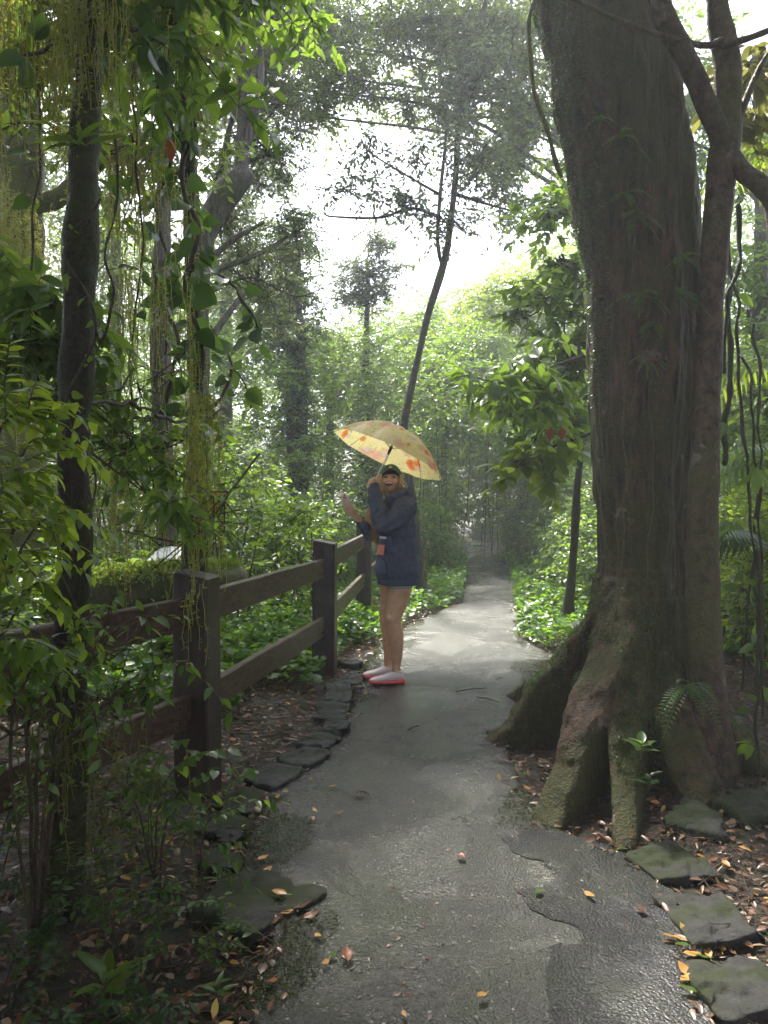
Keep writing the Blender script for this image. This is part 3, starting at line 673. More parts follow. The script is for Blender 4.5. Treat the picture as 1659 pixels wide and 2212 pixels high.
# bent tree that forks into two upright stems
tree('bent_fork_tree', 'crooked tree whose thick bent limb forks into two upright stems against the sky',
     [(1320, 400, 450), (1000, 408, 448), (800, 408, 452), (650, 412, 452), (560, 415, 455)], 9.0,
     M['bark_grey'], M['leaf_grey'], [B(470, 90, 9.4, 1.0, 1.0, .9, 46), B(600, 40, 9.6, 1.1, 1.0, .6, 44), B(560, 620, 9.8, .6, .5, .9, 46), B(480, 470, 9.6, .4, .5, .7, 30), B(580, 330, 9.4, .5, .4, .7, 30), B(640, 500, 9.8, .35, .4, .5, 16), B(600, 230, 9.8, .5, .4, .4, 18)], .42, 6, 9, .085, LF_NARROW, 15, wig=0,
     limbs=[[(435, 590, 9.0, 22), (445, 500, 9.0, 26), (480, 430, 9.0, 30), (515, 392, 9.0, 26), (535, 372, 9.0, 20)],
            [(520, 385, 9.0, 17), (522, 330, 9.0, 15), (524, 250, 9.05, 12), (522, 130, 9.1, 10), (515, 0, 9.2, 8)], [(527, 320, 9.0, 12), (545, 260, 9.0, 10), (560, 180, 9.0, 9), (566, 80, 9.0, 7), (590, -60, 9.0, 5)],
            [(455, 560, 9.1, 8), (500, 520, 9.2, 6), (570, 480, 9.3, 4)]])
# leaning tree over the umbrella
lean = tree('leaning_tree', 'slim dark tree leaning right behind the yellow umbrella and forking above',
     [(1290, 896, 916), (1150, 888, 908), (1030, 874, 892), (930, 864, 881), (850, 878, 894), (760, 899, 913), (680, 917, 932), (600, 941, 958), (540, 958, 973), (480, 966, 980), (380, 978, 991), (280, 983, 996), (200, 995, 1008), (80, 1021, 1033), (-40, 1058, 1066)], 10.4,
     M['bark_dark'], M['leaf_grey'],
     [B(800, 310, 10.2, .22, .3, .3, 7), B(760, 410, 10.1, .4, .3, .22, 9), B(870, 440, 10.2, .5, .4, .25, 13), B(1040, 340, 10.4, .55, .5, .55, 30), B(1010, 180, 10.6, .6, .5, .5, 34), B(970, 480, 10.3, .5, .4, .3, 10), B(1090, 440, 10.5, .35, .4, .3, 8), B(900, 350, 10.5, .35, .4, .3, 8), B(1060, 60, 10.6, .6, .5, .5, 20)],
     .40, 6, 7, .08, LF_MID, 16, wig=.02, flare=.15, rough=.05, twr=.0025, mids=False,
     limbs=[[(953, 570, 10.4, 3), (949, 550, 10.39, 4), (945, 510, 10.35, 4), (950, 430, 10.3, 4), (960, 330, 10.2, 3.5), (968, 240, 10.2, 2.5)],
            [(952, 470, 10.3, 4), (890, 450, 10.2, 3), (820, 470, 10.1, 3), (720, 468, 10.1, 2.5), (700, 462, 10.1, 2)],
            [(950, 420, 10.3, 3), (880, 380, 10.2, 2.5), (800, 330, 10.2, 2), (780, 300, 10.2, 1.5)],
            [(990, 250, 10.4, 4), (1060, 200, 10.5, 3.5), (1100, 140, 10.6, 3), (1110, 60, 10.6, 3)], [(985, 420, 10.4, 4), (1050, 440, 10.4, 3), (1120, 460, 10.5, 2)]])
# sapling right of the path
tree('sapling_tree', 'thin dark sapling standing in the bright ground cover right of the path',
     [(1345, 1212, 1240), (1250, 1226, 1243), (1150, 1231, 1250), (1060, 1236, 1252), (980, 1246, 1258), (900, 1252, 1262)], 8.7,
     M['bark_dark'], M['leaf_mid'], [B(1230, 900, 8.6, .6, .5, .3, 16), B(1180, 820, 8.5, .6, .4, .25, 14)], .4, 6, 7, .11, LF_MID, 17, flare=.5)
# tree behind the big trunk that holds big leaves out over the path
tree('broadleaf_tree', 'small broad leaved tree poking out from behind left side of the huge trunk',
     [(1380, 1296, 1320), (1000, 1292, 1316), (700, 1285, 1308), (450, 1270, 1292), (300, 1262, 1280)], 6.6,
     M['bark_dark'], M['leaf_mid'], [B(1180, 470, 6.4, .25, .3, .2, 7), B(1215, 560, 6.5, .14, .3, .3, 9), B(1175, 650, 6.3, .28, .3, .18, 8), B(1235, 740, 6.5, .16, .3, .4, 14), B(1130, 850, 6.2, .5, .4, .16, 14), B(1190, 930, 6.2, .4, .4, .16, 10), B(1235, 380, 6.8, .15, .3, .3, 9)], .24, 6, 7, .105, LF_MID, 18)
# distant trees in the middle of the photo
tree('ivy_column_tree', 'dark distant tree thick with creeper left of the round topped tree',
     [(1130, 625, 668), (900, 618, 664), (750, 618, 656), (650, 622, 652), (550, 630, 648)], 14.5,
     M['bark_dark'], M['leaf_dark'], [B(640, 870, 14.4, .45, .5, 1.3, 60), B(630, 700, 14.5, .7, .7, .9, 70), B(600, 620, 14.5, .8, .7, .9, 60), B(640, 530, 14.6, .7, .6, .7, 26)], .4, 7, 9, .085, seed=19)
tree('round_top_tree', 'distant slim tree with a small round crown in front of the sky gap',
     [(1130, 772, 800), (900, 777, 800), (750, 783, 798), (650, 788, 798), (560, 790, 796)], 15.0,
     M['bark_dark'], M['leaf_grey'], [B(800, 590, 15.0, .85, .7, .45, 50), B(780, 640, 15.0, .55, .6, .35, 26), B(810, 520, 15, .4, .4, .35, 16), B(790, 900, 15, .35, .4, 1.6, 50)], .36, 7, 9, .075, seed=20)
CT = 'tall trees crowding behind the path'
for k, (rows, Y, bl, lm, lab) in enumerate([
    ([(1130, 470, 500), (600, 478, 502), (300, 485, 500)], 17, [B(520, 560, 17, 1.6, 1.2, 1.3, 70), B(480, 720, 17, 1.2, 1.0, 1.0, 50), B(560, 400, 17.5, .9, 1.0, 1.1, 40), B(490, 260, 17.5, 1.4, 1.2, 1.4, 60)], 'leaf_far', 'tall pale tree seen through haze between the bent tree and creeper column'),
    ([(1130, 235, 262), (600, 238, 260), (200, 242, 258)], 14, [B(240, 560, 14, 1.2, 1.2, 1.4, 60), B(170, 330, 14, 1.3, 1.2, 1.6, 60), B(260, 150, 14, 1.4, 1.2, 1.2, 60)], 'leaf_far', 'tall pale tree seen through the moss strands at far left'),
    ([(1120, 1120, 1142), (800, 1125, 1142), (600, 1128, 1140)], 19, [B(1130, 690, 19, 1.5, 1.2, 1.3, 80), B(1060, 640, 19.5, 1.0, 1.0, .9, 50), B(1190, 600, 20, 1.1, 1.0, 1.2, 60), B(1040, 780, 18.5, 1.2, 1.0, 1.0, 60)], 'leaf_bright', 'sunlit pale green tree rising left of the huge trunk in the distance'),
    ([(1125, 700, 722), (900, 704, 720), (720, 706, 716)], 17.5, [B(700, 760, 17.5, 1.1, 1.0, .7, 60), B(760, 820, 17, 1.2, .9, .8, 60)], 'leaf_far', 'low hazy tree between the creeper column and the round topped tree'),
    ([(1130, 950, 966), (900, 955, 969), (760, 960, 970)], 18, [B(1010, 770, 17, 1.1, .9, .9, 60), B(940, 800, 17.5, 1.1, .9, .8, 55), B(900, 720, 19, .9, .9, .6, 40)], 'leaf_mid', 'bushy tree filling the gap right of the leaning trunk in the distance'),
    ([(1130, 1632, 1662), (600, 1630, 1658), (100, 1625, 1650)], 10, [B(1650, 640, 10, .9, .9, 1.0, 50), B(1640, 860, 9.5, .8, .9, .8, 50), B(1600, 330, 10.5, .8, .8, .8, 36), B(1450, 300, 11, .8, .8, 1.2, 50), B(1440, 120, 11, .9, .8, .8, 40)], 'leaf_mid', 'tree at the right photo edge seen behind the slender pale stem')]):
    tree('forest_tree', lab, rows, Y, M['bark_grey'], M[lm], bl, .5, 7, 10, .095, seed=30+k, group=CT)
# the tree whose canopy closes the top of the photo
tree('canopy_tree', 'overhanging tree whose leafy branches close off the top of the photo',
     [(1130, 1395, 1425), (600, 1375, 1400), (100, 1330, 1352), (-400, 1290, 1310)], 12.5,
     M['bark_grey'], M['leaf_far'], [B(700, 90, 11.5, 1.2, 1.0, .5, 60), B(860, 60, 11.5, 1.3, 1.0, .6, 80), B(1010, 100, 11.8, 1.1, 1.0, .8, 90), B(1130, 120, 12, .8, 1.0, 1.0, 80), B(1130, 280, 12.2, .7, .9, .7, 60), B(620, 190, 11.2, .7, .7, .35, 26), B(760, 170, 11.2, .6, .7, .25, 22), B(960, 250, 12, .7, .8, .4, 24), B(1130, 430, 12.4, .6, .8, .45, 22), B(1060, 330, 12.4, .6, .8, .4, 22), B(680, 250, 11.4, .6, .6, .25, 16), B(880, 210, 11.8, .8, .6, .25, 20), B(540, 20, 11, 1.4, .9, .6, 60), B(900, -120, 11, 3.0, 1.5, .7, 120)], .42, 7, 9, .085, seed=41,
     limbs=[[(1330, 60, 12.4, 12), (1180, 40, 12, 10), (1000, 40, 11.6, 8), (820, 50, 11.4, 6), (640, 100, 11.2, 4), (560, 110, 11.1, 3)], [(1000, 40, 11.6, 5), (950, 150, 11.7, 4), (1000, 260, 12, 3)]])

# ------------------------------------------------------------------ unseen trees overhead and behind, added to shade the foreground
rs = np.random.default_rng(99)
for k, (x, y, h, lab) in enumerate([(-3.6, -3.0, 7.5, 'unseen tree added behind the camera on the left for shade'), (3.4, -2.5, 7.5, 'unseen tree added behind the camera on the right for shade'), (4.6, 2.8, 8.0, 'unseen tree added just outside the view on the right for shade'), (-4.6, 1.6, 7.5, 'unseen tree added just outside the view on the left for shade'), (0, -4.5, 7.0, 'unseen tree added directly behind the camera for shade')]):
    root = empty('shade_tree', lab, 'tree', (x, y, float(H(x, y))), 'unseen trees added around the camera for shade')
    mb = MB(); pts = spline([(x, y, -.2), (x+.1, y, 3), (x-.1, y+.1, 6), (x, y, h+1)], 40); mb.add(*tube(pts, np.linspace(.24, .1, 40), 14, .1)); child(mb, 'trunk', M['bark_dark'], root)
    C = np.array([x, y, h]) + rdir(rs, 300, 0, .4)*np.array([4.4, 4.6, 1.6])*rs.random((300, 1))**.5; C[:, 2] = np.maximum(C[:, 2], 5.2)
    # keep the view itself open
    keep = ~((C[:, 1] > .5) & ((C[:, 2]-CAMZ) < C[:, 1]*.80) & (np.abs(C[:, 0]) < C[:, 1]*.62)); C = C[keep]
    P, D, N, S, A, E = clump_leaves(rs, C, .75, 7, 9, .2); lm = MB(); put_leaves(lm, LF_FAR, P, D, N, S); child(lm, 'crown', M['leaf_dark'], root)
    bm = MB(); bm.add(*stubs(np.repeat(pts[-10][None], len(C), 0), C, .03, .01)); child(bm, 'branches', M['bark_dark'], root)

# ================================================================== FAR FOREST AND THICKETS (uncountable)
def mass(name, label, cat, leafm, pts_fn, n, clr, ntw, nlf, lsize, seed, tmpl=LF_FAR, stems=.4, droop=.3, up=.15):
    rs = np.random.default_rng(seed); C = pts_fn(rs, n); n = len(C)
    P, D, N, S, A, E = clump_leaves(rs, C, clr*rs.uniform(.6, 1.3, n), ntw, nlf, lsize, up, droop)
    mb = MB(); put_leaves(mb, tmpl, P, D, N, S, 0); mb.add(*stubs(A, E, .004, .002), 1)
    if stems:
        C = C[rs.random(n) < stems]; n = len(C); g = C.copy(); g[:, :2] += rs.normal(0, .15, (n, 2)); g[:, 2] = H(g[:, 0], g[:, 1]) - .05
        m_ = (C+g)/2 + rs.normal(0, .05, (n, 3)); mb.add(*stubs(g, m_, .011, .009), 1); mb.add(*stubs(m_, C, .009, .004), 1)
    o = mb.build(name, [leafm, M['twig']]); return tag(o, label, cat, kind='stuff')
def wall_pts(dxs, tops, y0, y1, bottom=None):
    """clumps filling the wood up to a skyline given in photo pixels"""
    def fn(rs, n):
        a = rs.uniform(dxs[0], dxs[-1], n); y = rs.uniform(y0, y1, n); top = np.interp(a, dxs, tops)
        t = rs.random(n)**.85; x = (a-829.5)/FPX*y
        zt = CAMZ + (1065-top)/FPX*y; zt = zt + .35*noise(np.stack([x, y, 0*x], -1), .35, 3)
        g = H(x, y); z = g + .2 + (zt-g-.2)*t
        C = np.stack([x, y, z], -1); return C[(off_path(x, y) > .25) | (z > 2.6)]
    return fn
mass('distant_forest', 'hazy far off wood closing the view behind the path', 'forest', M['leaf_far'],
     wall_pts([-900, 0, 150, 350, 470, 560, 640, 720, 850, 950, 1040, 1110, 1180, 1260, 1500, 2600], [350, 380, 400, 500, 610, 660, 690, 680, 650, 630, 600, 550, 520, 500, 450, 350], 20, 30), 4600, .95, 7, 9, .15, 51, stems=.02)
mass('back_thicket', 'dense green shrubs filling the middle distance', 'thicket', M['leaf_mid'],
     wall_pts([-700, 100, 400, 560, 700, 850, 980, 1040, 1200, 1500, 2300], [700, 700, 730, 770, 750, 720, 730, 800, 780, 700, 600], 13, 19), 2700, .6, 7, 9, .11, 52, stems=.06)
mass('hillside_thicket', 'sunlit pale green growth on the slope right of the leaning tree', 'thicket', M['leaf_bright'],
     wall_pts([880, 960, 1060, 1150, 1260, 1330], [740, 700, 660, 620, 640, 640], 18, 21), 560, .6, 7, 9, .12, 53, stems=.03)
def side_pts(ya, yb, d0, d1, h0, h1, side):
    def fn(rs, n):
        y = rs.uniform(ya, yb, n); d = rs.uniform(0, 1, n)**1.3*(d1-d0) + d0
        x = path_l(y) - d if side < 0 else path_r(y) + d
        hh = h0 + (h1-h0)*np.clip((d-d0)/(.6*(d1-d0)), 0, 1); z = H(x, y) + .15 + hh*rs.random(n)**.8*(1 + .25*noise(np.stack([x, y, 0*x], -1), .7, 2))
        return np.stack([x, y, z], -1)
    return fn
def behind_fence(fn, margin=.35):
    fx = np.array([p[0] for p in PO] + [.3, .3]); fy = np.array([p[1] for p in PO] + [14, 99])
    def g(rs, n):
        C = fn(rs, n); return C[(C[:, 1] > 13) | (C[:, 0] < np.interp(C[:, 1], fy, fx) - margin)]
    return g
mass('left_understory', 'tangle of thin stemmed saplings behind the timber fence', 'undergrowth', M['leaf_mid'], behind_fence(side_pts(7.5, 15, .35, 8, .9, 2.6, -1)), 1050, .42, 6, 8, .085, 54)
mass('left_bank_growth', 'dim leafy growth between mossy log and left photo edge', 'undergrowth', M['leaf_mid'], behind_fence(side_pts(4.2, 8, 2.0, 8, .4, 1.8, -1)), 420, .36, 6, 8, .09, 55)
mass('right_understory', 'leafy understory lining the right side of the far path', 'undergrowth', M['leaf_mid'], side_pts(9.5, 19, .5, 5, .7, 3.0, 1), 850, .42, 6, 8, .09, 56, stems=.12)
mass('right_bank_growth', 'yellow green growth seen right of the huge trunk', 'undergrowth', M['leaf_bright'], side_pts(5.5, 11, 1.6, 7, .8, 3.6, 1), 620, .42, 6, 8, .10, 57)
mass('path_end_thicket', 'dim growth closing the tunnel where the path disappears', 'thicket', M['leaf_mid'],
     lambda rs, n: np.stack([rs.uniform(1.5, 9, n), rs.uniform(26, 30, n), rs.uniform(0.1, 4.5, n)], -1), 900, .6, 7, 9, .14, 58, stems=0)
# unseen ring of foliage, added behind and beside the camera to block sky fill
def ring(rs, n):
    a = rs.uniform(math.radians(150), math.radians(390), n); r = rs.uniform(6.5, 11, n); x = r*np.cos(a); y = 3 + r*np.sin(a)
    z = 9.5*rs.random(n)**.9; k = (off_path(x, y) > .6) & ~((y > 1) & (np.abs(x) < y*.62 + 1.2)); return np.stack([x, y, H(x, y) + z], -1)[k]
mass('unseen_shade_forest', 'unseen forest added on both sides and behind the camera to block sky light', 'forest', M['leaf_dark'], ring, 1500, 1.0, 7, 9, .26, 60, stems=.1)
# tunnel shade over the far path
mass('tunnel_branches', 'dark leafy branches arching over the far end of the path', 'thicket', M['leaf_dark'],
     lambda rs, n: np.stack([rs.uniform(.6, 5, n), rs.uniform(17, 25, n), rs.uniform(3.0, 4.5, n)], -1), 120, .55, 7, 9, .12, 59, stems=0)

# ------------------------------------------------------------------ ground cover
def cover(name, label, fn, n, seed, size=.06, hh=.2, m='ground_leaf', tm=LF_ROUND):
    rs = np.random.default_rng(seed); x, y = fn(rs, n); n = len(x)
    P = np.stack([x, y, 0*x], -1); h = hh*(.35 + .65*rs.random(n))*(1 + .5*noise(P, 2.2, 2)); z = H(x, y) + np.maximum(h, .02)
    D = rdir(rs, n, 0, .25); N = rs.normal(0, .35, (n, 3)); N[:, 2] += 1
    mb = MB(); Pz = np.stack([x, y, z], -1); s = size*rs.uniform(.6, 1.35, n)
    put_leaves(mb, tm, Pz - nrm(D)*s[:, None]*.3, D, N, s, 0)
    k = rs.random(n) < .35; g = Pz[k] - [0, 0, 1]*np.maximum(h[k], .02)[:, None]; g[:, :2] += rs.normal(0, .02, g[:, :2].shape); mb.add(*stubs(g, Pz[k], .0015, .001), 1)
    return tag(mb.build(name, [M[m], M['stem_green']]), label, 'ground cover', kind='stuff')
def strip(side, y0, y1, d0, d1, e=1.3, cond=None):
    def fn(rs, n):
        y = y0 + (y1-y0)*rs.random(n)**1.15; d = d0 + (d1-d0)*rs.random(n)**e
        x = path_l(y) - d if side < 0 else path_r(y) + d
        if cond is not None: k = cond(x, y); x, y = x[k], y[k]
        return x, y
    return fn
cover('left_ground_cover', 'bright round leaved ground cover between the fence and the path', strip(-1, 6.6, 17, .02, 3.6, 1.2, lambda x, y: (x > path_l(y)-.02) | (y > 7.4) | (x < -.5)), 15000, 61)
cover('fence_ground_cover', 'low green leaves growing under and behind the fence rails', strip(-1, 4.9, 9, .25, 2.8, .9, lambda x, y: (y > 5.6) | (x < -.95)), 8500, 62, .065, .16)
cover('right_ground_cover', 'bright green ground cover right of the path before the huge roots', strip(1, 6.5, 17, -.03, 3.2, 1.2, lambda x, y: (y > 7.2) | (x > path_r(y)+.15)), 15000, 63, .06, .22)

# ------------------------------------------------------------------ leaf litter and twigs
rs = np.random.default_rng(71); n = 70000
x = rs.uniform(-4.5, 4.6, n); y = 1.2 + 9*rs.random(n)**1.3; d = off_path(x, y); k = (d > -.14*rs.random(len(d))**3) & (d < 3.6) ; x, y, d = x[k], y[k], d[k]; n = len(x)
P = np.stack([x, y, GZ(x, y) + .006 + .014*rs.random(n)], -1); D = rdir(rs, n, 0, .18); N = rs.normal(0, .35, (n, 3)); N[:, 2] += 1
mb = MB(); put_leaves(mb, LF_MID, P, D, N, rs.uniform(.018, .06, n), 0, W=rs.uniform(.5, 1.3, n))
k = rs.random(n) < .22; a = P[k]; dd = rdir(rs, k.sum(), 0, .08)*rs.uniform(.03, .16, (k.sum(), 1)); mb.add(*stubs(a-dd, a+dd+[0, 0, .006], .0022, .0014), 1)
k = rs.random(n) < .03; put_leaves(mb, LF_MID, P[k]+[0, 0, .012], D[k], N[k], rs.uniform(.03, .06, k.sum()), 2)
q_ = 2600; y = 1.9 + 9*rs.random(q_)**1.4; x = path_l(y) + (path_r(y)-path_l(y))*rs.random(q_); k = noise(np.stack([x, y, 0*x], -1), 1.4, 3) > -.1; x, y = x[k], y[k]; n = len(x)
P = np.stack([x, y, GZ(x, y)+.005], -1); N = rs.normal(0, .2, (n, 3)); N[:, 2] += 1; put_leaves(mb, LF_MID, P, rdir(rs, n, 0, .1), N, rs.uniform(.006, .022, n), 0, W=rs.uniform(.4, 1.2, n))
tag(mb.build('leaf_litter', [M['leaf_dead'], M['twig'], M['leaf_yellow']]), 'brown leaf litter and twigs covering the soil beside the path', 'leaf litter', kind='stuff')

# moss creeping in from both edges of the path
rs = np.random.default_rng(72); n = 90000; y = 1.8 + 7*rs.random(n)**1.3; sd = rs.random(n) < .5; w_ = rs.random(n)**2*.34
x = np.where(sd, path_l(y) - .03 + w_, path_r(y) + .03 - w_); k = (noise(np.stack([x, y, 0*x], -1), 1.7, 3) > w_*3.0 - .15) & ~((~sd) & (y < 3.3)); x, y = x[k], y[k]; n = len(x)
P = np.stack([x, y, GZ(x, y)+.002], -1); N = rs.normal(0, .5, (n, 3)); N[:, 2] += .6; mb = MB(); put_leaves(mb, LF_FAR, P, rdir(rs, n, .5, .6), N, rs.uniform(.005, .014, n))
tag(mb.build('moss', [leaf_mat('moss_dull', [(.03, .045, .01), (.05, .065, .015)], (.10, .13, .02), .25, .7)]), 'thin dull green moss creeping over the edges of the path', 'moss', kind='stuff')
# ================================================================== HANGING MOSS, VINES, FERNS, SHRUBS
def moss_hang(label, att, group='strands of yellow moss hanging in the trees', seed=1, n=20, ln=(.3, .8), spread=.06, leaf=.02, m='moss_strand', name='hanging_moss', dens=60):
    """att: attachment polyline in world space; strands fall from it"""
    rs = np.random.default_rng(seed); att = np.array(att, float); root_p = att.mean(0)
    o = empty(name, label, 'hanging moss', tuple(root_p), group)
    mb = MB(); s = spline(att, 60) if len(att) > 1 else np.repeat(att, 60, 0)
    for k in range(n):
        p = s[rs.integers(60)] + rs.normal(0, spread, 3)*[1, 1, .5]; L = rs.uniform(*ln)*(1 if rs.random() < .8 else .5); m_ = max(5, int(L/.04))
        t = np.linspace(0, 1, m_); w = np.cumsum(rs.normal(0, .006, (m_, 3)), 0); w[:, 2] *= .3
        q = p + w + np.stack([0*t, 0*t, -L*t], -1)
        mb.add(*stubs(q[:-1], q[1:], .0022, .0018))
        nl = int(L*dens); u = rs.random(nl)*(m_-1.001); a = u.astype(int); f = (u-a)[:, None]; P = q[a]*(1-f) + q[a+1]*f
        D = rdir(rs, nl, -.25, .5); put_leaves(mb, LF_NARROW, P, D, rdir(rs, nl, .4), leaf*rs.uniform(.6, 1.7, nl)*(1-.3*u/m_))
    child(mb, 'strands', M[m], o); return o
def hp(*pp): return [at(a, b, Y) for a, b, Y in pp]
moss_hang('long yellow moss strands hanging in front of the near fence post', hp((395, 930, 3.5), (415, 880, 3.5), (435, 930, 3.5)), seed=1, n=22, ln=(.35, .88), spread=.025)
moss_hang('yellow moss veil around the creeper wrapped trunk', hp((395, 640, 4.6), (410, 700, 4.6), (430, 760, 4.6)), seed=2, n=30, ln=(.3, .9), spread=.05)
moss_hang('moss strands hanging beside the rusty leaf above the fence', hp((420, 860, 4.3), (450, 850, 4.3)), seed=3, n=36, ln=(.4, 1.0), spread=.05)
moss_hang('wide curtain of pale moss hanging between the two nearest left trunks', hp((235, 260, 4.2), (270, 300, 4.2), (330, 350, 4.2)), seed=4, n=110, ln=(.2, .75), spread=.08)
moss_hang('thick moss fringe draped at the top left corner of the photo', hp((-20, -30, 3.4), (60, 0, 3.4), (140, 10, 3.4)), seed=5, n=170, ln=(.15, .8), spread=.13)
moss_hang('moss fringe around the top of the dark foreground trunk', hp((130, -40, 2.6), (180, -10, 2.5), (235, -40, 2.6)), seed=6, n=80, ln=(.12, .42), spread=.06, leaf=.014)
moss_hang('moss strands dangling near the top just right of the foreground trunk', hp((250, -50, 3.6), (330, -20, 3.8), (410, 0, 4)), seed=7, n=80, ln=(.15, .6), spread=.09)
moss_hang('fine moss on the creeper stems left of the bent tree', hp((380, 350, 4.8), (410, 420, 4.8), (420, 500, 4.8)), seed=8, n=24, ln=(.2, .7), spread=.05)
moss_hang('yellow moss trailing down the mossy wide trunk at left edge', hp((0, 380, 7.3), (40, 500, 7.3), (70, 620, 7.3)), seed=9, n=150, ln=(.5, 1.8), spread=.16, leaf=.035)
moss_hang('moss curtain low on the left behind the foreground trunk', hp((215, 900, 4.6), (260, 930, 4.6), (320, 960, 4.6)), seed=10, n=80, ln=(.4, 1.0), spread=.12)
moss_hang('sparse moss trailing over the lower fence rail', hp((385, 1300, 3.3), (420, 1250, 3.5)), seed=11, n=7, ln=(.2, .45), spread=.03)
moss_hang('dusty moss hanging in the dim corner at bottom left', hp((20, 1500, 2.3), (180, 1560, 2.3), (330, 1620, 2.5)), seed=12, n=40, ln=(.15, .5), spread=.08, m='leaf_olive')
moss_hang('pale moss veil hanging over the mid left between the two dark trunks', hp((230, 560, 3.9), (290, 600, 3.9), (350, 560, 4.1)), seed=13, n=60, ln=(.3, .9), spread=.09, leaf=.017)
moss_hang('pale moss trailing from creeper leaves just left of the sky gap', hp((400, 60, 4.4), (440, 30, 4.4), (470, 60, 4.4)), seed=14, n=46, ln=(.2, .9), spread=.07, leaf=.017)
moss_hang('long pale moss strands low beside the near fence post top', hp((420, 1010, 3.9), (445, 1040, 3.9), (400, 1060, 3.9)), seed=15, n=34, ln=(.2, .6), spread=.05, leaf=.016)
VG = 'woody vines looping between the trees'
def vine(label, pts, w=4, seed=0, leaf=None, lsize=.1, nl=0, tm=LF_BROAD, m='twig', group=VG, name='woody_vine', lm='leaf_dark'):
    q = np.array([[*at(a, b, Y), w*Y/FPX] for a, b, Y in pts]); s = spline(q, 50); rs = np.random.default_rng(seed)
    s[:, :3] += (.012 + .0012*w)*np.stack([noise(s[:, :3]+seed, 6, 2), noise(s[:, :3]+seed+9, 6, 2), noise(s[:, :3]+seed+4, 6, 2)], -1)
    root = empty(name, label, 'vine', tuple(s[0, :3]), group); mb = MB(); mb.add(*tube(s[:, :3], s[:, 3], 9, .3, 14))
    if nl:
        k = rs.integers(2, 50, nl); D = rdir(rs, nl, -.5, .6); lb = MB(); S = lsize*rs.uniform(.6, 1.3, nl); N = rs.normal(0, .5, (nl, 3)); N[:, 2] += .6; N[:, 1] -= .5
        P0 = s[k, :3]; P1 = P0 + nrm(D)*.4*S[:, None]; put_leaves(lb, tm, P1, D, N, S); child(lb, 'foliage', M[lm], root); mb.add(*stubs(P0, P1, .002, .0015))
    child(mb, 'stem', M[m], root); return root
vine('mossy rope vine hanging beside top left edge of the huge trunk', [(1150, -20, 4.0), (1142, 80, 4.0), (1152, 170, 4.0), (1165, 250, 4.05), (1190, 320, 4.1), (1215, 380, 4.15)], 5, 1, m='bark_moss')
vine('thin twisted vine right of the foreground trunk with heart shaped leaves', [(205, 760, 3.2), (245, 640, 3.2), (235, 520, 3.3), (265, 420, 3.3), (250, 300, 3.3)], 3, 2, nl=12, lsize=.085)
vine('dark vine hanging from the creeper trunk in a slack loop', [(330, 560, 4.4), (350, 660, 4.4), (385, 740, 4.4), (360, 830, 4.4), (330, 905, 4.4), (230, 880, 4.0), (140, 840, 3.4)], 4, 3, nl=14, lsize=.1)
vine('thin vine sweeping from the foreground trunk to the creeper trunk', [(170, 860, 2.8), (260, 870, 3.2), (340, 895, 3.8), (420, 905, 4.4), (470, 870, 4.5), (500, 800, 4.5)], 4, 4, nl=8, lsize=.09)
vine('vine climbing along the creeper trunk with large hanging leaves', [(415, 930, 4.7), (440, 760, 4.6), (400, 620, 4.6), (430, 500, 4.6), (390, 380, 4.6), (420, 250, 4.6), (380, 120, 4.6), (400, 0, 4.6)], 5, 5, nl=90, lsize=.15)
vine('second leafy creeper hanging between the grey and the creeper trunk', [(350, 760, 5.4), (370, 600, 5.2), (345, 450, 5.2), (375, 320, 5.0), (340, 200, 5.0), (300, 60, 4.8)], 4, 6, nl=60, lsize=.15)
vine('leafy creeper shoot arching out towards the sky gap', [(430, 560, 5.2), (470, 600, 5.1), (510, 630, 5.0), (550, 690, 5.0), (570, 730, 5.0)], 3, 7, nl=22, lsize=.14)
vine('drooping creeper tip with a few round leaves above the fence gap', [(455, 700, 5), (490, 780, 5.0), (525, 830, 5.0), (540, 880, 5.0)], 2, 8, nl=9, lsize=.12, lm='leaf_mid')
vine('leafy creeper at top left beside the foreground trunk', [(60, 120, 3.2), (140, 90, 3.1), (260, 60, 3.1), (360, 110, 3.4)], 4, 9, nl=28, lsize=.12)
vine('pale thin vine running up the shaded side of the huge trunk', [(1335, 1340, 3.95), (1352, 1100, 4.0), (1345, 850, 4.05), (1372, 600, 4.05), (1360, 380, 4.1), (1350, 200, 4.1)], 1.6, 10, m='bark_slim')
vine('hair thin root running down middle of the huge trunk', [(1402, 1500, 3.9), (1398, 1250, 4.02), (1410, 1000, 4.03), (1400, 760, 4.05), (1420, 500, 4.06)], 1.1, 11, m='bark_slim')
vine('dark knotted vine behind the slender pale stem', [(1560, 800, 4.6), (1575, 640, 4.6), (1600, 560, 4.7), (1590, 450, 4.7)], 5, 12, m='bark_dark')
vine('thin stem winding up the dark foreground trunk', [(100, 1500, 2.5), (190, 1380, 2.5), (120, 1220, 2.5), (205, 1050, 2.5), (135, 880, 2.5), (212, 720, 2.5), (150, 560, 2.5), (212, 420, 2.5)], 2.5, 14, nl=26, lsize=.05, tm=LF_BROAD, lm='leaf_mid')
vine('straight hanging liana left of the foreground trunk', [(70, -40, 3.6), (84, 300, 3.6), (72, 600, 3.6), (90, 900, 3.6)], 2.5, 15, nl=14, lsize=.09)
vine('pair of slack lianas right of the foreground trunk', [(300, -20, 4.0), (290, 240, 4.0), (310, 520, 4.0), (285, 800, 4.0), (300, 1000, 4.0)], 2.2, 16, nl=12, lsize=.09)
SG = 'thin stems standing at the right photo edge'
